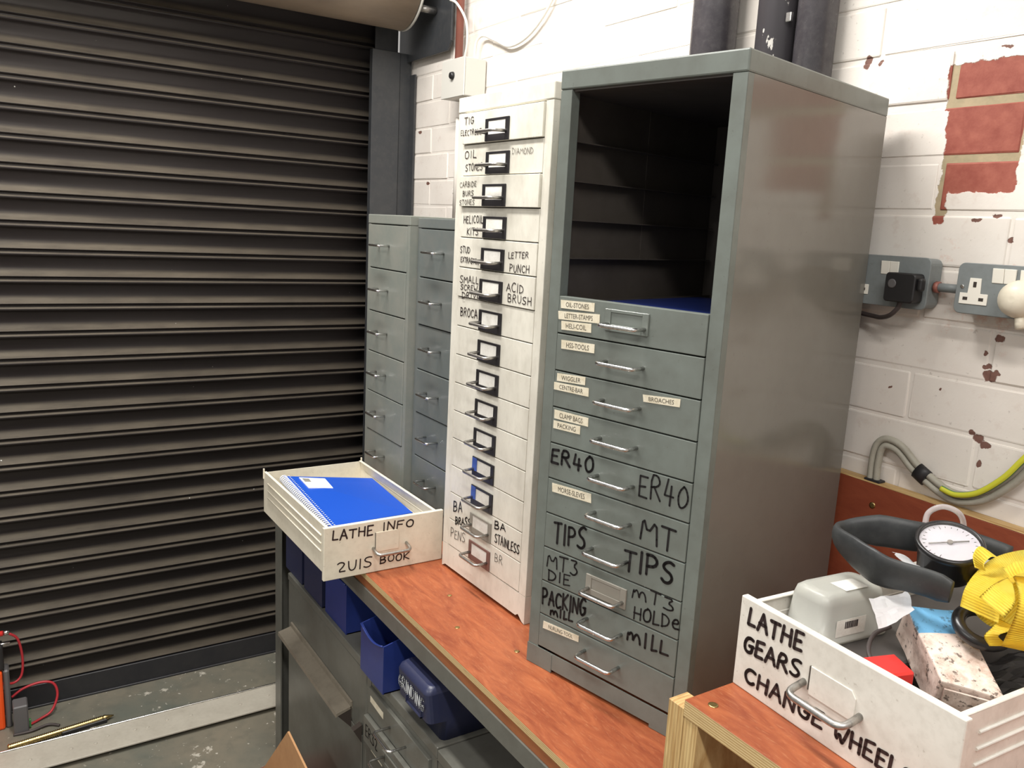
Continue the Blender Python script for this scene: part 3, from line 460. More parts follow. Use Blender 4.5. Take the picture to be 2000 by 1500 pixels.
# ---------------------------------------------------------------- white fifteen-drawer cabinet
wc = thing('drawer_cabinet', 'narrow white steel cabinet with fifteen shallow labelled drawers', 'cabinet', (-0.6460, -0.0088, 0.0004), 0.0215)
WW, WD, WH = 0.2783, 0.328, 0.860
B().box(0, 0.0012, 0.0125, WD, 0.004, 0.8335).build('side_panel', M['white'], wc); B().box(WW - 0.0012, WW, 0.0125, WD, 0.004, 0.8335).build('side_panel', M['white'], wc); B().box(0.0015, WW - 0.0015, WD - 0.0015, WD, 0.004, 0.8335).build('back_panel', M['white'], wc)
for x0, x1 in ((0, 0.0215), (WW - 0.0195, WW)): B().box(x0, x1, 0, 0.0122, 0.0485, 0.8335, 0.0006).build('front_stile', M['white'], wc)
b = B(); b.box(-0.0008, WW + 0.0008, -0.0008, WD + 0.0008, 0.8337, WH, 0.002, 2); b.build('top_cap', M['white'], wc)
b = B(); b.prism([(0, 0), (0.012, 0.006), (WW - 0.026, 0.006), (WW - 0.019, 0.011), (WW - 0.007, 0.002), (WW, 0.0), (WW, 0.0483), (0, 0.0483)], 'y', 0, 0.0125); b.build('plinth', M['white'], wc)
PW = 0.05222; ZW = 0.0492; WDR = []
for i in range(15):
    pr_ = {14: 0.004, 12: 0.0045, 9: 0.002, 10: 0.0015}.get(i, 0.0004)
    z0 = ZW + PW * i + 0.0008; z1 = ZW + PW * (i + 1) - 0.0008
    d = B().box(0.0222, WW - 0.0202, -pr_, 0.012, z0, z1, 0.0008, 2).build('drawer', M['white'], wc); d['pr'] = pr_; WDR.append(d)
    mt = {0: 'frame_brown', 1: 'frame_grey', 2: 'frame_black'}.get(i, 'frame_black')
    label_frame(d, 0.0985, 0.1685, z0 + 0.0008, z0 + 0.0365, -pr_, mt)
    if i in (2, 3): B().box(0.100, 0.115, -pr_ - 0.0032, -pr_ - 0.0027, z0 + 0.012, z0 + 0.035).build('blue_slip', M['frame_blue'], d)
    hm = 'steel' if i < 10 else 'frame_black'
    handle(d, 0.1045, 0.1615, z0 + 0.0145, 0.024, 0.0026, 'steel', y=-pr_ - 0.002, drop=0.001)
    B().box(0.124, 0.142, -pr_ - 0.0276, -pr_ - 0.0258, z0 + 0.0118, z0 + 0.0148, 0.0006).build('grip_clip', M['conduit_white'], d)
for k, (tx, p0, p1, cap, wd, mt) in enumerate(TEXT_W):
    d = pick(WDR, p0[1] + cap * 0.4, ZW, PW); write(d, tx, p0, p1, cap, wd, M[mt], v=-d['pr'] - 0.0006, seed=k + 40)
for d in WDR: del d['pr']
# ---------------------------------------------------------------- two low grey cabinets at the end of the bench
def low_cabinet(label, x0, y0, w_, h, bounds, seed, mat):
    c = thing('drawer_cabinet', label, 'cabinet', (x0, y0, 0.0004)); dp = 0.355
    B().box(0, 0.0012, 0.0, dp, 0.0, h - 0.0205).build('side_panel', M[mat], c); B().box(w_ - 0.0012, w_, 0.0, dp, 0.0, h - 0.0205).build('side_panel', M[mat], c); B().box(0.0015, w_ - 0.0015, dp - 0.0015, dp, 0.0, h - 0.0205).build('back_panel', M[mat], c)
    B().box(-0.0006, w_ + 0.0006, -0.001, dp + 0.0006, h - 0.0203, h, 0.0016, 2).build('top_cap', M[mat], c)
    for a, b_ in ((0.0014, 0.0135), (w_ - 0.0135, w_ - 0.0014)): B().box(a, b_, 0.0, 0.012, 0.0, h - 0.0205, 0.0004).build('front_stile', M[mat], c)
    B().box(0.0137, w_ - 0.0137, 0.001, 0.012, 0.0, bounds[-1] - 0.0015).build('plinth', M[mat], c); r2 = random.Random(seed)
    for i in range(len(bounds) - 1):
        z1, z0 = bounds[i] - 0.0012, bounds[i + 1] + 0.0012; pr_ = r2.uniform(0.0005, 0.003)
        d = B().box(0.0142, w_ - 0.0142, -pr_, 0.010, z0, z1, 0.001, 2).build('drawer', M[mat], c)
        handle(d, w_ * 0.30, w_ * 0.30 + 0.052, (z0 + z1) / 2 + 0.003, 0.026, 0.0024, 'chrome', y=-pr_, rc=0.006)
low_cabinet('low grey cabinet of six drawers nearest the roller shutter', -1.1255, 0.030, 0.2185, 0.6575, [0.6362, 0.5388, 0.4410, 0.3474, 0.2538, 0.1601, 0.065], 3, 'grey_far')
low_cabinet('low grey cabinet of six drawers between its twin and the white cabinet', -0.9035, 0.047, 0.2185, 0.6540, [0.6330, 0.5336, 0.4347, 0.3398, 0.2457, 0.1503, 0.055], 8, 'grey_far2')
# ---------------------------------------------------------------- the two loose white drawers
def loose_drawer(label, loc, rz, w_, h, dp, mat, texts, hx, hz, plate, seed, hr):
    t_ = thing('loose_drawer', label, 'drawer', loc, rz)
    B().box(0, w_, 0, 0.0085, 0, h, 0.0012, 2).build('front_panel', M[mat], t_)
    for x0, s in ((0.008, -1), (w_ - 0.008, 1)):
        b = B(); b.box(min(x0, x0 - s * 0.0015), max(x0, x0 - s * 0.0015), 0.0086, dp, 0.0065, h - 0.004)
        b.box(min(x0, x0 - s * 0.006), max(x0, x0 - s * 0.006), 0.0086, dp - 0.002, h - 0.0055, h - 0.0035, 0.0006)
        for rz_ in (0.045, 0.060, 0.0755): b.tube([(x0, 0.034, rz_), (x0, dp - 0.03, rz_ + 0.002)], 0.0016, 8, ry=0.0021)
        b.build('side_panel', M[mat], t_)
    b = B(); b.box(0.0096, w_ - 0.0096, dp - 0.0016, dp, 0.0065, h - 0.006); b.box(0.006, 0.0094, dp - 0.003, dp, h - 0.02, h + 0.003, 0.0006); b.box(w_ - 0.0094, w_ - 0.006, dp - 0.003, dp, h - 0.02, h + 0.003, 0.0006); b.build('back_panel', M[mat], t_)
    B().box(0.0096, w_ - 0.0096, 0.0087, dp - 0.0018, 0.0065, 0.0078).build('bottom', M[mat], t_)
    x0, x1, z0, z1 = plate; b = B(); b.prism([(x0, z0), (x1, z0), (x1, z1 - 0.006), (x1 - 0.005, z1), (x0, z1)], 'y', -0.0014, 0.0, 0.0004); b.build('label_plate', M[mat], t_)
    b = B(); b.box(x0 - 0.0012, x0 - 0.0004, -0.0016, 0.0, z0 + 0.004, z1); b.build('plate_slit', M['ink_faint'], t_)
    P = rounded([(hx[0], 0.002, hz), (hx[0], -0.024, hz - 0.006), (hx[1], -0.024, hz - 0.006), (hx[1], 0.002, hz)], 0.011, 5); B().tube(P, hr, 12).build('handle', M['steel'], t_)
    for k, (tx, p0, p1, cap, wd, mt) in enumerate(texts): write(t_, tx, p0, p1, cap, wd, M[mt], v=-0.0005, seed=seed + k, jit=0.03, slant=0.04)
    return t_
loose_drawer('loose cream drawer marked LATHE INFO overhanging the bench edge', (-0.6682, -0.2380, 0.0006), 1.5762, 0.2411, 0.1007, 0.388, 'cream', TEXT_1, (0.0955, 0.1630), 0.0475, (0.1000, 0.1470, 0.0395, 0.0775), 11, 0.0031)
loose_drawer('loose off-white drawer marked LATHE GEARS CHANGE WHEELS full of odds and ends', (0.1404, -0.0847, 0.1856), -0.061, 0.2445, 0.0993, 0.385, 'whitish', TEXT_2, (0.0890, 0.1525), 0.0495, (0.0960, 0.1470, 0.0405, 0.0690), 12, 0.0036)
# blue spiral notebook and papers in the first drawer
nb = thing('notebook', 'blue spiral-bound notebook in the LATHE INFO drawer', 'notebook', (-0.70, -0.21, 0.075))
K = Vector((0.70, 0.21, -0.075)); top = [Vector(c) + K for c in ((-0.716, -0.210, 0.0845), (-0.7345, -0.031, 0.0795), (-0.985, -0.010, 0.0755), (-1.020, -0.2005, 0.0935))]
def slab(a, b_, mat, name, par): return B().hexa([c - Vector((0, 0, b_)) for c in top] + [c - Vector((0, 0, a)) for c in top]).build(name, M[mat], par)
slab(0, 0.0012, 'blue_cover', 'front_cover', nb); slab(0.0014, 0.0085, 'paper', 'pages', nb); slab(0.0087, 0.0098, 'blue_cover', 'back_cover', nb)
A_, B_ = top[0], top[3]
for k in range(34):
    c = A_.lerp(B_, (k + 0.5) / 34) + Vector((0, -0.0005, -0.005)); ring = [c + Vector((0, 0.0078 * math.cos(a), 0.0078 * math.sin(a))) for a in [2 * PI * j / 10 for j in range(11)]]
    B().tube(ring, 0.0013, 6, caps=False).build('spiral_ring', M['wire_white'], nb)
def onq(a, b_, dz): return (top[0] * (1 - a) + top[3] * a) * (1 - b_) + (top[1] * (1 - a) + top[2] * a) * b_ + Vector((0, 0, dz))
lb = [onq(0.955, 0.15, 0), onq(0.72, 0.15, 0), onq(0.70, 0.415, 0), onq(0.935, 0.43, 0)]; B().hexa([p + Vector((0, 0, 0.0002)) for p in lb] + [p + Vector((0, 0, 0.0022)) for p in lb]).build('cover_label', M['paper'], nb)
lb = [onq(0.93, 0.17, 0), onq(0.85, 0.17, 0), onq(0.845, 0.24, 0), onq(0.925, 0.245, 0)]; B().hexa([p + Vector((0, 0, 0.0016)) for p in lb] + [p + Vector((0, 0, 0.0026)) for p in lb]).build('label_print', M['frame_grey'], nb)
for k in range(34):
    c = A_.lerp(B_, (k + 0.5) / 34) + Vector((0.0005, 0.011, 0.0003 + 0.0)); B().box(-0.0011, 0.0011, -0.0016, 0.0016, 0, 0.0004, mat=Matrix.Translation(c)).build('punched_hole', M['wire_white'], nb)
pk = B(); pk.box(0, 0.29, 0, 0.197, 0, 0.042, mat=Matrix.Rotation(0.03, 4, 'Z')); o = pk.build('paper_stack', M['paper']); o.location = (-0.985, -0.221, 0.0089); tag(o, 'thick stack of white paper under the blue notebook', 'paper')
sp = thing('comb_bound_booklet', 'white comb-bound booklet lying under the blue notebook', 'booklet', (-0.99, -0.222, 0.0515)); B().box(0, 0.295, 0.004, 0.196, 0, 0.007, 0.0005, mat=Matrix.Rotation(0.035, 4, 'Z')).build('pages', M['paper'], sp)
for k in range(18):
    c = Vector((0.012 + 0.016 * k, 0.0035 + 0.00055 * k, 0.0065)); B().tube([c + Vector((0, 0.0058 * math.cos(a), 0.0058 * math.sin(a))) for a in [2 * PI * j / 10 for j in range(11)]], 0.0016, 6, caps=False).build('comb_ring', M['wire_white'], sp)
# ---------------------------------------------------------------- plywood riser on the bench
rs = thing('plywood_riser', 'low plywood platform with raw edges on the bench front', 'riser', (0.14, -0.1535, 0.0004))
B().box(0, 0.9, 0, 0.50, 0.1663, 0.1850, 0.0006).build('top_board', M['ply'], rs)
B().box(0.0002, 0.0195, 0.001, 0.48, 0, 0.166, 0.0005).build('upright', M['raw'], rs); B().box(-0.0222, -0.0002, 0.0005, 0.027, 0, 0.1745, 0.0008).build('batten', M['raw'], rs); B().box(0.70, 0.72, 0.002, 0.48, 0, 0.166, 0.0005).build('upright', M['raw'], rs)
B().box(0.0197, 0.6998, 0.20, 0.215, 0, 0.166).build('back_board', M['ply_dark'], rs)
B().lathe([(0, 0.0052), (0.0006, 0.0052), (0.0008, 0.0036)], (0.0215, 0.0185, 0.185), (0, 0, 1), 14).build('screw_head', M['brass'], rs)
# ---------------------------------------------------------------- contents of the second drawer
o = B().box(0.0, 0.104, 0.0, 0.345, 0, 0.052, 0.004, 2).build('plastic_case', M['tray']); o.location = (0.158, -0.070, 0.1942); o.rotation_euler = (0, 0, -0.061); tag(o, 'dark grey plastic case at the bottom of the odds-and-ends drawer', 'case')
tub = thing('plastic_tub', 'frosted clear plastic tub turned over in the odds-and-ends drawer', 'tub', (0.187, 0.010, 0.2468))
def tub_shell():
    o = bmesh.new(); lay = [(0.0, 0.033, 0.050), (0.004, 0.0335, 0.0505), (0.0041, 0.031, 0.048), (0.040, 0.0285, 0.0445), (0.0475, 0.0268, 0.0428), (0.0515, 0.0225, 0.0385), (0.052, 0.017, 0.033)]; R_ = []
    for z, a, b in lay: R_.append([o.verts.new((x, y, z)) for x, y in rrect(-a + 0.004, a - 0.004, -b, b, 0.010, 4)])
    n = len(R_[0])
    for i in range(len(R_) - 1):
        for k in range(n): f = o.faces.new((R_[i][k], R_[i][(k + 1) % n], R_[i + 1][(k + 1) % n], R_[i + 1][k])); f.smooth = True
    o.faces.new(R_[-1]); bmesh.ops.recalc_face_normals(o, faces=o.faces[:]); bmesh.ops.solidify(o, geom=o.faces[:], thickness=0.0015); return o
b = B(); q = tub_shell(); b._add(q); o = b.build('shell', M['clear'], tub)
o = B().box(-0.002, 0.019, -0.012, 0.020, 0.0522, 0.0525).build('paper_label', M['card'], tub)
o = B().box(0.0272, 0.0276, -0.030, 0.012, 0.008, 0.026).build('barcode_label', M['card'], tub)
b = B(); r2 = random.Random(2); y = -0.018
for k in range(12): w_ = r2.uniform(0.0005, 0.0013); b.box(0.0277, 0.0279, y, y + w_, 0.016, 0.0235); y += w_ + r2.uniform(0.0004, 0.0009)
b.build('barcode', M['ink_brown'], tub); tub.rotation_euler = (0, 0, -0.10)
# carton
cb = thing('carton', 'grubby pink-white cardboard carton with a blue end in the drawer', 'carton', (0.31, 0.0, 0.24))
A, Bc, Cc, Dd = Vector((.2554, .0195, .300)), Vector((.2850, .060, .300)), Vector((.3712, -.0082, .2690)), Vector((.3262, -.031, .2700)); dn = Vector((-0.014, 0.013, -0.040)); K = Vector((-0.31, 0, -0.24))
b = B(); b.hexa([p + dn + K for p in (A, Dd, Cc, Bc)] + [p + K for p in (A, Dd, Cc, Bc)], 0.0016, 2)
bmesh.ops.subdivide_edges(b.bm, edges=b.bm.edges[:], cuts=3, use_grid_fill=True)
for v in b.bm.verts: v.co += Vector(noise.noise_vector(v.co * 60)) * 0.0013
b.build('carton_body', M['carton'], cb)
b = B(); fl = [Dd + (Cc - Dd) * 0.05 + dn * 0.15, Dd + (Cc - Dd) * 0.95 + dn * 0.1, Dd + (Cc - Dd) * 0.9 + dn * 0.75, Dd + (Cc - Dd) * 0.1 + dn * 0.8]; nrm = (Dd - A).normalized() * 0.0016
b.hexa([p + nrm + K for p in fl] + [p + nrm * 2 + K for p in fl]); b.build('end_flap', M['carton'], cb)
# red plastic piece
b = B(); b.prism([(0, 0), (0.034, -0.004), (0.040, 0.028), (0.008, 0.040)], 'z', 0, 0.022, 0.002); o = b.build('red_case', M['red']); o.location = (0.262, -0.060, 0.2468); o.rotation_euler = (0.0, 0.0, -0.1); tag(o, 'small red plastic case wedged beside the carton in the drawer', 'case')
# crumpled paper
def crumple(name, pts, label, seed, amp=0.004, n=10, mat='paper', cat='paper', thick=0.0006):
    P = []
    for i in range(n):
        row = []
        for j in range(n):
            a, c = i / (n - 1), j / (n - 1); p = (Vector(pts[0]) * (1 - a) + Vector(pts[1]) * a) * (1 - c) + (Vector(pts[3]) * (1 - a) + Vector(pts[2]) * a) * c
            row.append(p + Vector(noise.noise_vector(p * 70 + Vector((seed, 0, 0)))) * amp)
        P.append(row)
    ctr = sum((Vector(p) for p in pts), Vector()) / 4; P = [[p - ctr for p in r] for r in P]
    o = B().grid(P, smooth=False, thick=thick).build(name, M[mat]); o.location = ctr; return tag(o, label, cat)
crumple('crumpled_paper', [(0.240, -0.018, 0.308), (0.270, -0.046, 0.296), (0.276, 0.002, 0.308), (0.250, 0.026, 0.312)], 'crumpled white paper between the clear tub and the carton', 1)
crumple('crumpled_paper', [(0.216, 0.048, 0.338), (0.240, 0.022, 0.344), (0.262, 0.036, 0.334), (0.238, 0.058, 0.332)], 'torn white paper scrap poking out behind the black rubber strap', 5)
# black rubber strap: two flat arms joined at a pointed bend
pth = catmull([(0.2839, 0.1499, 0.340), (0.2407, 0.1353, 0.342), (0.2151, 0.091, 0.346), (0.185, 0.0685, 0.346), (0.1640, 0.0402, 0.343), (0.1690, 0.0223, 0.341), (0.2002, 0.0069, 0.338), (0.2275, -0.0008, 0.335), (0.2414, 0.0015, 0.333), (0.2566, 0.0082, 0.333), (0.2739, 0.0143, 0.333), (0.286, 0.018, 0.332), (0.2960, 0.0208, 0.331)], 5)
kr = [0.010, 0.014, 0.017, 0.018, 0.012, 0.012, 0.018, 0.020, 0.0185, 0.0165, 0.016, 0.016, 0.012]; rr = [kr[min(i // 5, 12)] * (1 - (i % 5) / 5) + kr[min(i // 5 + 1, 12)] * (i % 5) / 5 for i in range(len(pth))]; ee = [0.0055] * len(pth)
o = B().tube([p - pth[0] for p in pth], rr, 14, ry=ee, up=(0, 0, 1)).build('rubber_strap', M['rubber']); o.location = pth[0]; tag(o, 'bent black rubber strap lying across the odds-and-ends drawer', 'strap')
# pressure gauge
gn = Vector((0.201, -0.324, 0.925)).normalized(); gcn = Vector((0.2640, 0.0655, 0.360)); gg = thing('pressure_gauge', 'round black pressure gauge with white dial in the drawer', 'gauge', gcn)
B().lathe([(-0.036, 0.020), (-0.034, 0.026), (-0.004, 0.0285), (-0.002, 0.0315), (0.003, 0.0318), (0.0045, 0.0300), (0.0035, 0.0282), (-0.0005, 0.0278)], (0, 0, 0), gn, 40).build('case', M['gauge'], gg)
B().lathe([(0.0, 0.0276), (0.0004, 0.0276)], (0, 0, 0), gn, 40).build('dial', M['dial'], gg)
gx = (right - gn * right.dot(gn)).normalized(); gy = gn.cross(gx)
def fr(p): return gx * p[0] + gy * p[1] + gn * p[2]
b = B(); b.tube([fr((-0.020, 0.0015, 0.0018)), fr((0.018, -0.001, 0.0018))], 0.0007, 6); b.lathe([(0.0005, 0.0026), (0.003, 0.0026)], (0, 0, 0), gn, 12); b.build('needle', M['steel'], gg)
b = B()
for k in range(21): a = PI * 1.25 - k * PI * 1.5 / 20; l0 = 0.021 if k % 5 == 0 else 0.0228; b.tube([fr((math.cos(a) * l0, math.sin(a) * l0, 0.0006)), fr((math.cos(a) * 0.0248, math.sin(a) * 0.0248, 0.0006))], 0.00028, 4)
b.build('scale_marks', M['print'], gg)
B().lathe([(0.0032, 0.0280), (0.0040, 0.0280)], (0, 0, 0), gn, 40).build('lens', M['glass'], gg)
sd = (gx * 0.72 - gy * 0.69).normalized(); c0 = -gn * 0.026 + sd * 0.0235
B().lathe([(0.0, 0.0075), (0.015, 0.0075)], c0, sd, 6).build('hex_fitting', M['brass'], gg)
b = B(); pr_ = [(0.015, 0.0045)]
for k in range(3): pr_ += [(0.0155 + 0.0016 * k, 0.0055), (0.0163 + 0.0016 * k, 0.0044)]
b.lathe(pr_, c0, sd, 16); b.build('thread', M['brass'], gg)
# clear hose loop
pth = catmull([(0.2174, 0.100, 0.336), (0.2174, 0.100, 0.356), (0.2165, 0.105, 0.371), (0.2270, 0.112, 0.380), (0.2400, 0.120, 0.376), (0.2440, 0.126, 0.362), (0.2440, 0.126, 0.340)], 6)
o = B().tube([p - pth[0] for p in pth], 0.0030, 10).build('clear_hose', M['tube_clear']); o.location = pth[0]; tag(o, 'loop of clear plastic hose standing up behind the pressure gauge', 'hose')
# black ring
o = B(); ctr = Vector((0.321, 0.036, 0.304)); tn = Vector((0.30, -0.30, 0.90)).normalized(); a1 = tn.orthogonal().normalized(); a2 = tn.cross(a1)
o.tube([(a1 * math.cos(2 * PI * k / 32) + a2 * math.sin(2 * PI * k / 32)) * 0.0205 for k in range(33)], 0.0062, 12, up=tn, caps=False); o = o.build('rubber_ring', M['gauge']); o.location = ctr; tag(o, 'thick black ring tied to the yellow webbing', 'ring')
# yellow webbing strap, knotted
ys = thing('webbing_strap', 'bright yellow ribbed webbing strap knotted in the drawer', 'strap', (0.335, 0.06, 0.33)); YK = Vector((-0.335, -0.06, -0.33))
def ribbon(L_, R_, name, n=9, k=7):
    A_ = catmull(L_, k); B_ = catmull(R_, k)
    return B().grid([[p.lerp(q, j / (n - 1)) + YK for j in range(n)] for p, q in zip(A_, B_)], thick=0.0016).build(name, M['yellow'], ys)
ribbon([(0.3065, 0.0188, 0.322), (0.3021, 0.0309, 0.335), (0.2978, 0.0555, 0.345), (0.2947, 0.0907, 0.352), (0.299, 0.1251, 0.355), (0.3005, 0.1694, 0.35)], [(0.3509, -0.0019, 0.33), (0.3509, -0.0029, 0.347), (0.3454, 0.0142, 0.354), (0.3413, 0.0391, 0.357), (0.3418, 0.0604, 0.358), (0.3431, 0.0917, 0.355)], 'wide_fold')
ribbon([(0.2993, 0.0486, 0.352), (0.2977, 0.0449, 0.364), (0.3008, 0.047, 0.374), (0.3052, 0.056, 0.37), (0.3077, 0.068, 0.362)], [(0.3123, 0.0435, 0.354), (0.312, 0.0384, 0.362), (0.3158, 0.041, 0.370), (0.3175, 0.05, 0.368), (0.3139, 0.067, 0.362)], 'small_loop')
ribbon([(0.3391, 0.0267, 0.362), (0.3434, -0.0057, 0.364), (0.3452, -0.0308, 0.358)], [(0.3509, 0.0115, 0.364), (0.3718, -0.0263, 0.364), (0.3695, -0.0343, 0.35)], 'front_fold')
ribbon([(0.3433, 0.025, 0.366), (0.3649, -0.0076, 0.366), (0.372, -0.0231, 0.352), (0.3644, -0.0166, 0.325), (0.3573, -0.0046, 0.312)], [(0.3624, 0.047, 0.366), (0.3847, -0.0004, 0.366), (0.3893, -0.007, 0.347), (0.3836, 0.0018, 0.325), (0.3747, 0.0125, 0.31)], 'hanging_fold')
ribbon([(0.3439, 0.0122, 0.328), (0.3474, -0.0038, 0.325), (0.3468, -0.0143, 0.319), (0.3504, -0.01, 0.31)], [(0.3626, 0.0048, 0.33), (0.3616, -0.007, 0.328), (0.3564, -0.01, 0.322), (0.361, 0.0027, 0.312)], 'ring_tie')
ribbon([(0.2818, 0.0731, 0.326), (0.3108, 0.0356, 0.316), (0.3359, 0.025, 0.312), (0.3567, 0.0471, 0.308)], [(0.2789, 0.135, 0.338), (0.3182, 0.091, 0.340), (0.3368, 0.0869, 0.338), (0.3551, 0.0889, 0.33)], 'under_fold')
ribbon([(0.3333, 0.0293, 0.368), (0.3398, 0.0368, 0.376), (0.3461, 0.0553, 0.374)], [(0.3472, 0.013, 0.367), (0.357, 0.0122, 0.376), (0.363, 0.0301, 0.372)], 'top_fold')
# black polythene bag filling the right of the drawer
P = []
for i in range(20):
    row = []
    for j in range(30):
        x, y = 0.128 + 0.104 * i / 19, 0.014 + 0.340 * j / 29; h = 0.022 * math.sin(PI * (0.12 + 0.76 * i / 19)) * (0.35 + 0.65 * math.sin(PI * min(1, 0.1 + j / 29))) + 0.028 * max(0, j / 29 - 0.35)
        row.append(Vector((x, y, 0.006 + h + 0.007 * noise.noise(Vector((x, y, 0)) * 60) + 0.004 * noise.noise(Vector((x, y, 2)) * 130))))
    P.append(row)
o = B().grid(P, smooth=False, thick=0.001).build('polythene_bag', M['bag']); o.location = (0.1404, -0.0847, 0.1985); o.rotation_euler = (0, 0, -0.061); tag(o, 'crumpled black polythene bag in the right half of the drawer', 'bag')
o = B().tube(catmull([(0, 0, 0), (-0.004, -0.02, -0.006), (0.008, -0.045, -0.012), (0.03, -0.062, -0.018)], 6), 0.0022, 8).build('black_lead', M['cable_dark']); o.location = (0.247, 0.012, 0.276); tag(o, 'thin black lead running down beside the carton', 'cable')
# ---------------------------------------------------------------- wall fittings
def socket(label, x0, x1, z0, z1, y0, slots, switches):
    s = thing('power_socket', label, 'socket', ((x0 + x1) / 2, WALL, (z0 + z1) / 2)); w_ = (x1 - x0) / 2; h = (z1 - z0) / 2; d = WALL - y0
    b = B(); b.prism(rrect(-w_ + 0.0012, w_ - 0.0012, -h + 0.0012, h - 0.0012, 0.010), 'y', -d + 0.0042, -0.003); b.build('back_box', M['socket'], s)
    b = B(); b.prism(rrect(-w_, w_, -h, h, 0.0085), 'y', -d, -d + 0.004, 0.0008); b.build('face_plate', M['socket'], s)
    for cx in slots:   # T-shaped white cover with three slots
        cx -= (x0 + x1) / 2; zb = -0.0205 if h < 0.035 else -0.022
        b = B(); b.prism([(cx - 0.0185, zb), (cx + 0.0185, zb), (cx + 0.0185, zb + 0.0145), (cx + 0.0085, zb + 0.0145), (cx + 0.0075, zb + 0.0345), (cx - 0.0075, zb + 0.0345), (cx - 0.0085, zb + 0.0145), (cx - 0.0185, zb + 0.0145)], 'y', -d - 0.0012, -d, 0.0003); c = b.build('socket_cover', M['socket_white'], s)
        for sx, sz, sw, sh_ in ((cx - 0.0105, zb + 0.0072, 0.0062, 0.0042), (cx + 0.0105, zb + 0.0072, 0.0062, 0.0042), (cx, zb + 0.0262, 0.0042, 0.0072)): B().box(sx - sw / 2, sx + sw / 2, -d - 0.0015, -d - 0.0012, sz - sh_ / 2, sz + sh_ / 2).build('slot', M['socket_slot'], c)
    for a, b_ in switches:
        a -= (x0 + x1) / 2; b_ -= (x0 + x1) / 2; n = 2
        for k in range(n):
            p = a + (b_ - a) * k / n; q_ = a + (b_ - a) * (k + 1) / n - 0.0006; B().hexa([(p, -d - 0.001, 0.0095), (q_, -d - 0.001, 0.0095), (q_, -d, 0.0095), (p, -d, 0.0095), (p, -d - 0.003, 0.0285), (q_, -d - 0.003, 0.0285), (q_, -d, 0.0285), (p, -d, 0.0285)], 0.0005).build('rocker_switch', M['socket_white'], s)
    for sx in (-w_ + 0.0085, w_ - 0.0085): B().lathe([(0, 0.0026), (0.001, 0.0026), (0.0013, 0.0018)], (sx, -d, 0.002), (0, -1, 0), 10).build('screw_head', M['chrome'], s)
    return s
socket('grey metal double socket with a black plug, half hidden behind the cabinet', -0.131, 0.0140, 0.5608, 0.6338, 0.3835, (-0.096,), ((-0.0605, -0.0325),))
socket('grey metal double socket with an empty outlet at the photo edge', 0.0585, 0.200, 0.5640, 0.6310, 0.3745, (0.0838, 0.172), ((0.1045, 0.1345), (0.139, 0.167)))
pg = thing('plug', 'square black plug in the metal socket behind the cabinet', 'plug', (-0.0125, 0.3825, 0.5915))
b = B(); b.prism(rrect(-0.0240, 0.0215, -0.0215, 0.0195, 0.005), 'y', -0.024, -0.0005, 0.0015); b.build('plug_body', M['black'], pg); B().lathe([(0, 0.0065), (0.0008, 0.0065), (0.001, 0.005)], (-0.0125, -0.024, 0.004), (0, -1, 0), 16).build('fuse_cap', M['charger'], pg); B().box(0.0218, 0.0300, -0.020, -0.010, -0.004, 0.014, 0.003, 2).build('side_grip', M['black'], pg)
B().tube(catmull([(-0.004, -0.012, -0.0205), (-0.006, -0.012, -0.030), (-0.018, -0.010, -0.042), (-0.040, 0.002, -0.048), (-0.062, 0.012, -0.048), (-0.13, 0.026, -0.044)], 6), 0.0034, 10).build('flex', M['cable_dark'], pg)
pg = thing('plug', 'round cream plug at the photo edge socket', 'plug', (0.1465, 0.3735, 0.590)); B().lathe([(0.0, 0.0235), (0.010, 0.0240), (0.020, 0.0215), (0.027, 0.013), (0.029, 0.004)], (0, 0, 0), (0, -1, 0), 28).build('plug_body', M['cream'], pg); B().tube([(0.004, -0.010, -0.020), (0.008, -0.012, -0.036)], 0.006, 10).build('cord_grip', M['cream'], pg)
cdt = thing('conduit', 'short grey conduit joining the two metal sockets', 'conduit', (0.0360, 0.400, 0.594)); B().lathe([(-0.0215, 0.0062), (0.0220, 0.0062)], (0, 0, 0), (1, 0, 0), 16).build('conduit_pipe', M['socket'], cdt); B().lathe([(-0.0210, 0.0082), (-0.0150, 0.0082), (-0.0145, 0.0066)], (0, 0, 0), (1, 0, 0), 8).build('lock_nut', M['copper'], cdt)
def pipe(label, x, y, r, mat='pipe', z0=0.005, z1=1.9, cat='pipe', name='pipe', tilt=0.0):
    o = B().lathe([(0, r), (z1 - z0, r)], (0, 0, 0), (tilt, 0, 1), 28).build(name, M[mat]); o.location = (x, y, z0); return tag(o, label, cat)
pipe('thick black vertical pipe left of the pair above the cabinet', -0.4325, 0.372, 0.0395, z0=0.30)
pipe('black vertical pipe with flaking paint, left of the touching pair', -0.2945, 0.3765, 0.0345, 'pipe_flaked', z0=0.30)
pp = thing('pipe', 'black vertical pipe with a clip, right of the touching pair', 'pipe', (-0.2275, 0.3855, 0.30)); B().lathe([(0, 0.0305), (1.6, 0.0305)], (0, 0, 0), (0, 0, 1), 28).build('pipe_body', M['pipe'], pp); B().box(-0.034, -0.024, -0.033, -0.026, 0.682, 0.696, 0.001).build('clip', M['chrome'], pp)
jb = thing('junction_box', 'small pale grey junction box on the wall above white cabinet', 'box', (-1.34, WALL, 1.02)); B().box(-0.062, 0.060, -0.065, -0.004, -0.048, 0.047, 0.002, 2).build('enclosure', M['box_grey'], jb); B().box(-0.063, 0.061, -0.069, -0.0652, -0.049, 0.048, 0.0015).build('lid', M['box_grey'], jb); B().lathe([(0, 0.010), (0.002, 0.010), (0.008, 0.008), (0.009, 0.006)], (0.0, -0.069, 0.006), (0, -1, 0), 16).build('knob', M['black'], jb)
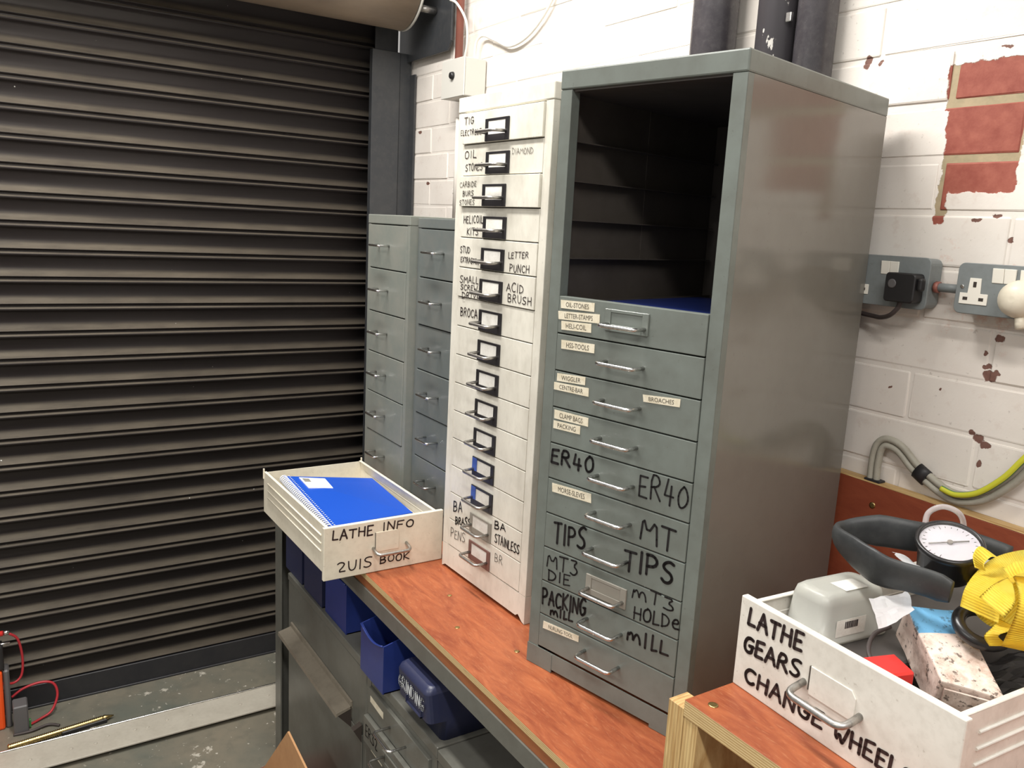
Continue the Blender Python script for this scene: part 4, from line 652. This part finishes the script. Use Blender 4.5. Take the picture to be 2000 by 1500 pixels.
o = B().lathe([(0, 0.0105), (0.85, 0.0105)], (0, 0, 0), (0, 0, 1), 18).build('pipe', M['copper']); o.location = (-1.392, 0.392, 1.070); tag(o, 'dull red copper pipe rising from the junction box', 'pipe')
pipe('thin dark red vertical pipe below the junction box', -1.368, 0.396, 0.008, 'copper', 0.66, 0.97)
pipe('thin white conduit beside the red pipe below the junction box', -1.395, 0.402, 0.009, 'conduit_white', 0.66, 0.93, 'conduit', 'conduit')
o = B().box(-0.020, 0.020, -0.016, -0.003, -0.007, 0.007, 0.002).build('pipe_clip', M['conduit_white']); o.location = (-1.400, WALL, 0.735); tag(o, 'white clip on the wall holding the thin conduit', 'clip')
b = B(); b.tube(catmull([(0, -0.055, 0.06), (0.03, -0.05, 0.045), (0.062, -0.04, 0.0), (0.055, -0.03, -0.05), (0.03, -0.022, -0.085)], 8), 0.0034, 8); o = b.build('cable', M['cable_white']); o.location = (-1.395, WALL, 1.165); tag(o, 'white cable bowed out over the red copper pipe', 'cable')
b = B(); b.tube(catmull([(0, -0.02, 0), (0.004, -0.02, 0.04), (0.03, -0.015, 0.055), (0.09, -0.012, 0.035), (0.16, -0.01, 0.012), (0.25, -0.01, 0.03), (0.33, -0.01, 0.09), (0.37, -0.01, 0.18), (0.38, -0.01, 0.30)], 8), 0.0035, 8); o = b.build('cable', M['cable_white']); o.location = (-1.315, WALL, 1.07); tag(o, 'thin white cable sagging along the wall above white cabinet', 'cable')
# grey cables behind the backboard
path = [(-0.0415, 0.405, 0.2935), (-0.0425, 0.405, 0.322), (-0.0395, 0.405, 0.347), (-0.0280, 0.405, 0.3575), (-0.0060, 0.405, 0.353), (0.0210, 0.4035, 0.333), (0.0440, 0.402, 0.3215), (0.0690, 0.402, 0.3105), (0.0925, 0.402, 0.3075), (0.1225, 0.402, 0.3190), (0.1500, 0.402, 0.3450), (0.1690, 0.402, 0.3720), (0.20, 0.404, 0.43), (0.22, 0.404, 0.52), (0.225, 0.404, 0.75), (0.225, 0.404, 1.25)]
def off(p, d): return catmull([(a + d[0], b_ + d[1], c + d[2]) for a, b_, c in p], 7)
def side(p, d, dy=0.0):   # the same run, shifted sideways in the plane of the wall
    q = catmull(p, 7); out = []
    for k, v in enumerate(q):
        t_ = (q[min(k + 1, len(q) - 1)] - q[max(k - 1, 0)]).normalized(); out.append(v + Vector((t_.z, 0, -t_.x)) * d + Vector((0, dy, 0)))
    return out
o = B().tube(side(path, -0.0052), 0.0050, 12).build('mains_cable', M['cable_grey']); tag(o, 'outer grey mains cable hooped over the backboard', 'cable')
o = B().tube(side(path, 0.0052), 0.0050, 12).build('mains_cable', M['cable_grey']); tag(o, 'inner grey mains cable taped under the outer one', 'cable')
o = B().tube(side(path[7:], -0.0062, -0.0094), 0.0042, 12, uv=True).build('earth_cable', M['earth']); tag(o, 'green and yellow striped earth cable on the wall', 'cable')
tp = (Vector(path[5]) + Vector(path[6])) / 2; dr = (Vector(path[6]) - Vector(path[5])).normalized(); o = B().tube([dr * -0.0095, dr * 0.0095], 0.0125, 16, ry=0.0078, up=(0.55, 0, 1)).build('tape_wrap', M['tape']); o.location = tp + Vector((0.0015, 0, -0.002)); tag(o, 'black tape wrapped round the two grey cables', 'tape')
o = B().box(-0.0135, 0.0135, -0.0075, 0.0075, 0, 0.0065, 0.001).build('cable_gland', M['tape']); o.location = (-0.0395, 0.4052, 0.2905); tag(o, 'black collar where the grey cables pass the backboard', 'collar')
# ---------------------------------------------------------------- under the bench
ca = thing('steel_cabinet', 'wide dark grey steel cabinet with a long lip handle under bench', 'cabinet', (-1.125, -0.155, FLOOR))
CH = 0.544
B().box(0.0, 0.468, 0.0, 0.44, 0.004, CH - 0.018, 0.002).build('body', M['grey_low'], ca); B().box(-0.001, 0.469, -0.0015, 0.441, CH - 0.0178, CH, 0.002).build('top', M['grey_low'], ca)
B().box(0.012, 0.456, -0.0025, -0.0002, 0.03, CH - 0.155, 0.001).build('front_panel', M['grey_low'], ca)
lp = B(); lp.prism([(-0.0028, CH - 0.122), (-0.0335, CH - 0.130), (-0.0345, CH - 0.138), (-0.0310, CH - 0.136), (-0.0028, CH - 0.127)], 'x', 0.028, 0.402); lp.prism([(-0.0005, CH - 0.112), (-0.0045, CH - 0.113), (-0.0045, CH - 0.127), (-0.0005, CH - 0.127)], 'x', 0.028, 0.402); lp.build('lip_handle', M['lip'], ca)
for x0 in (0.0285, 0.397): lp = B(); lp.prism([(-0.0028, CH - 0.128), (-0.030, CH - 0.137), (-0.0028, CH - 0.168)], 'x', x0, x0 + 0.0045); lp.build('shaded_end_gusset', M['socket_slot'], ca)  # lip ends coloured dark to stand for the shade in their hollows
lp = B(); lp.prism([(-0.0028, CH - 0.132), (-0.020, CH - 0.140), (-0.0028, CH - 0.170)], 'x', 0.443, 0.456); lp.build('opening_shade_wedge', M['socket_slot'], ca)  # dark wedge in place of a shaded triangular opening in the frame
cbn = thing('drawer_cabinet', 'grey drawer cabinet under the bench with a drawer marked ER32', 'cabinet', (-0.6535, -0.155, FLOOR)); CW = 0.283
B().box(0, CW, 0.013, 0.39, 0.003, CH - 0.0205, 0.001).build('body', M['grey_low'], cbn); B().box(-0.0008, CW + 0.0008, -0.001, 0.391, CH - 0.020, CH, 0.0018, 2).build('top_cap', M['grey_low'], cbn)
for a, b_ in ((0, 0.0175), (CW - 0.0175, CW)): B().box(a, b_, 0, 0.0128, 0.003, CH - 0.0205, 0.0005).build('front_stile', M['grey_low'], cbn)
B().box(0.018, CW - 0.018, 0.001, 0.0126, CH - 0.031, CH - 0.0207).build('top_rail', M['grey_low'], cbn)
BD = []
for i in range(8):
    z1 = CH - 0.0320 - 0.0545 * i; z0 = z1 - 0.0525; pr_ = (0.006, 0.0145, 0.002, 0.004)[i % 4]
    d = B().box(0.0185, CW - 0.0185, -pr_, 0.0125, z0, z1, 0.0012, 2).build('drawer', M['grey_low'], cbn); BD.append((d, pr_, z0))
    if i == 1: label_frame(d, 0.11, 0.175, z0 + 0.008, z0 + 0.036, -pr_, 'grey_low', None)
    handle(d, 0.118, 0.182, z0 + 0.026, 0.033, 0.0024, 'chrome', y=-pr_)
write(BD[1][0], 'ER32', (0.030, BD[1][2] + 0.0165), (0.084, BD[1][2] + 0.0145), 0.022, 0.0022, M['ink'], v=-BD[1][1] - 0.0006, seed=77)
z0 = BD[0][2]; sticker(BD[0][0], '', [(0.030, z0 + 0.0405), (0.088, z0 + 0.0375), (0.030, z0 + 0.0285), (0.088, z0 + 0.0250)], v=-BD[0][1] - 0.0002)
z0 = BD[2][2]; sticker(BD[2][0], '', [(0.028, z0 + 0.046), (0.080, z0 + 0.045), (0.028, z0 + 0.034), (0.080, z0 + 0.032)], v=-BD[2][1] - 0.0002)
cc = thing('steel_cabinet', 'plain grey steel cabinet under the bench right of the drawers', 'cabinet', (-0.3675, -0.155, FLOOR)); B().box(0, 0.46, 0, 0.40, 0.003, CH - 0.022, 0.0015).build('body', M['grey_low'], cc); B().box(-0.001, 0.461, -0.001, 0.401, CH - 0.0218, CH - 0.002, 0.0015).build('top', M['grey_low'], cc); B().box(0.022, 0.44, -0.002, -0.0002, 0.05, CH - 0.05, 0.0008).build('door', M['grey_low'], cc)
# blue picking bins on top of the cabinets
def open_bin(label, x, y, w_, d, h, mat, rz=0.0, scoop=0.35, cut=0.0):
    t_ = thing('storage_bin', label, 'bin', (x, y, FLOOR + CH + 0.0004), rz, None); tk = 0.0022
    B().box(0, w_, tk, d - tk, 0, tk).build('bin_floor', M[mat], t_)
    for x0 in (0, w_ - tk): b = B(); b.prism([(0, 0), (d, 0), (d, h), (d * 0.25, h), (0.0, h * (1 - scoop * 0.35))], 'x', x0, x0 + tk); b.build('bin_side', M[mat], t_)
    B().box(tk, w_ - tk, d - tk, d, 0, h).build('bin_back', M[mat], t_)
    n = 8; top_ = [(tk + (w_ - 2 * tk) * i / n, h * (1 - scoop * 0.35) - h * scoop * 0.32 * math.sin(PI * i / n)) for i in range(n + 1)]
    b = B(); b.prism([(tk, 0), (w_ - tk, 0)] + top_[::-1], 'y', 0, tk); b.build('bin_front', M[mat], t_)
    b = B(); P2 = [(px_, -0.0012, pz) for px_, pz in top_]; b.tube(P2, 0.0019, 6); b.build('front_lip', M[mat], t_); return t_
open_bin('blue plastic bin with a scooped front beside the GRINDING bin', -0.651, -0.171, 0.102, 0.20, 0.104, 'bin')
open_bin('blue plastic bin set back under the bench, left of scooped bin', -0.900, -0.148, 0.118, 0.20, 0.108, 'bin', scoop=0.05)
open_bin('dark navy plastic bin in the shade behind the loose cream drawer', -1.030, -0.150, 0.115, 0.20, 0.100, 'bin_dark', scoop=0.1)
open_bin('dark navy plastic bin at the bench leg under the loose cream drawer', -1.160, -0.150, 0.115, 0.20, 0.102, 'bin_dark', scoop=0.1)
gb = thing('storage_bin', 'dark blue covered bin lettered GRINDING under the bench', 'bin', (-0.494, -0.172, FLOOR + CH + 0.0004))
def bin_shell():
    o = bmesh.new(); R_ = []
    for z, a, f_ in ((0.0, 0.0, 0.030), (0.034, 0.0, 0.030), (0.0365, 0.0, 0.0045), (0.086, 0.002, 0.0), (0.093, 0.004, 0.003), (0.0975, 0.008, 0.010)): R_.append([o.verts.new((x, y, z)) for x, y in rrect(a, 0.114 - a, f_, 0.20, 0.010, 3)])
    n = len(R_[0])
    for i in range(len(R_) - 1):
        for k in range(n): f = o.faces.new((R_[i][k], R_[i][(k + 1) % n], R_[i + 1][(k + 1) % n], R_[i + 1][k])); f.smooth = i not in (1, 2)
    o.faces.new(R_[-1]); o.faces.new(R_[0][::-1]); return o
b = B(); b._add(bin_shell()); b.build('bin_body', M['bin_dark'], gb); write(gb, 'GRINDING', (0.011, 0.057), (0.104, 0.056), 0.020, 0.0026, M['ink_white'], v=-0.0006, seed=91, name='lettering')
b = B(); b.box(0.036, 0.092, 0.0008, 0.008, 0.0375, 0.0395); b.box(0.036, 0.038, 0.0008, 0.008, 0.0375, 0.050); b.box(0.090, 0.092, 0.0008, 0.008, 0.0375, 0.050); b.build('label_slot', M['bin_dark'], gb)
# cardboard box on the floor in front of the bench, flaps up
kb = thing('cardboard_box', 'brown cardboard box with a tall raised side at the foot of bench', 'cardboard box', (-0.80, -0.335, FLOOR))
B().box(-0.20, 0.22, -0.085, 0.085, 0, 0.004).build('box_bottom', M['cardboard'], kb)
B().box(-0.20, 0.22, -0.085, -0.081, 0.0042, 0.10).build('box_side', M['cardboard'], kb)
for x0 in (-0.20, 0.216): B().box(x0, x0 + 0.004, -0.0808, 0.0808, 0.0042, 0.10).build('box_side', M['cardboard'], kb)
b = B(); b.prism([(-0.20, 0.0042), (0.22, 0.0042), (0.22, 0.300), (0.10, 0.322), (-0.0225, 0.338), (-0.20, 0.140)], 'y', 0.081, 0.085); b.build('raised_side', M['cardboard'], kb)
o = B().box(-0.045, 0.045, -0.06, 0.06, 0, 0.008, 0.001).build('board_offcut', M['mat']); o.location = (-1.140, -0.225, FLOOR); o.rotation_euler = (0, 0, 0.2); tag(o, 'red-brown board offcut on the floor by the bench leg', 'offcut')
# ---------------------------------------------------------------- things on the floor by the shutter
ch = thing('battery_charger', 'orange battery charger with red leads at the left edge', 'charger', (-1.70, -0.80, FLOOR))
B().box(-0.016, 0.034, -0.14, 0.0645, 0.0, 0.165, 0.006, 2).build('case', M['orange'], ch); B().box(-0.012, 0.030, -0.12, 0.070, 0.1655, 0.235, 0.006, 2).build('handle_block', M['black'], ch); B().box(-0.015, 0.030, 0.066, 0.080, 0.0, 0.165, 0.004).build('side_rail', M['charger'], ch)
B().tube([(0.01, 0.03, 0.262), (0.012, 0.072, 0.262)], 0.007, 10).build('clamp_grip', M['red'], ch); B().tube([(0.01, 0.0725, 0.262), (0.01, 0.086, 0.262)], 0.006, 10).build('clamp_tip', M['chrome'], ch)
B().tube([(0.012, 0.05, 0.232), (0.012, 0.086, 0.232)], 0.004, 8).build('terminal', M['chrome'], ch)
B().tube(catmull([(0.012, 0.086, 0.258), (0.006, 0.104, 0.235), (0.0, 0.112, 0.180), (0.0, 0.108, 0.130), (0.008, 0.090, 0.115), (0.02, 0.066, 0.125), (0.03, 0.055, 0.14)], 8), 0.0032, 8).build('red_lead', M['red_cable'], ch)
B().tube(catmull([(0.0, 0.082, 0.070), (-0.004, 0.11, 0.086), (-0.006, 0.15, 0.092), (-0.004, 0.180, 0.082), (0.004, 0.188, 0.050), (0.018, 0.172, 0.015), (0.03, 0.145, 0.006), (0.045, 0.12, 0.005)], 8), 0.0034, 8).build('red_lead', M['red_cable'], ch)
gx_ = thing('power_pack', 'small dark grey box with a yellow tag beside the charger', 'box', (-1.655, -0.700, FLOOR)); B().box(-0.02, 0.028, -0.018, 0.016, 0.0, 0.078, 0.003).build('case', M['charger'], gx_); B().box(0.004, 0.014, 0.017, 0.0215, 0.004, 0.026, 0.001).build('yellow_tag', M['earth'], gx_)
b = B(); b.tube(catmull([(0.03, -0.02, 0.003), (0.034, 0.02, 0.005), (0.024, 0.06, 0.006), (0.038, 0.085, 0.004)], 8), 0.0035, 8); b.build('black_lead', M['cable_dark'], gx_)
sp_ = thing('threaded_rod', 'long brass threaded rod with a pointed tip lying on the floor', 'rod', (-1.562, -0.735, FLOOR + 0.0095)); ax = Vector((-0.030, 0.245, 0)); pr_ = [(0, 0.006)]
for k in range(44): pr_ += [(0.004 + 0.0050 * k, 0.0090), (0.0065 + 0.0050 * k, 0.0062)]
pr_ += [(0.226, 0.0085), (0.250, 0.0012)]; B().lathe(pr_, (0, 0, 0), ax, 14).build('rod_body', M['brass'], sp_)
o = B().box(-0.012, 0.012, -0.055, 0.055, 0, 0.012, 0.002).build('flat_strip', M['black']); o.location = (-1.583, -0.56, FLOOR); o.rotation_euler = (0, 0, 0.12); tag(o, 'flat black strip lying behind the brass threaded rod', 'strip')
# things of one kind share a group
GROUPS = {'storage_bin': 'blue bins under the bench', 'loose_drawer': 'loose drawers out of their cabinets', 'power_socket': 'metal wall sockets', 'plug': 'plugs in the wall sockets', 'mains_cable': 'grey mains cables', 'pipe': 'vertical pipes on the wall', 'drawer_cabinet': 'steel drawer cabinets', 'steel_cabinet': 'plain cabinets under the bench', 'crumpled_paper': 'paper scraps in the drawer', 'cable': 'white cables on the wall'}
for o in list(bpy.data.objects):
    g_ = GROUPS.get(o.name.split('.')[0])
    if o.parent is None and g_ and 'category' in o: o['group'] = g_
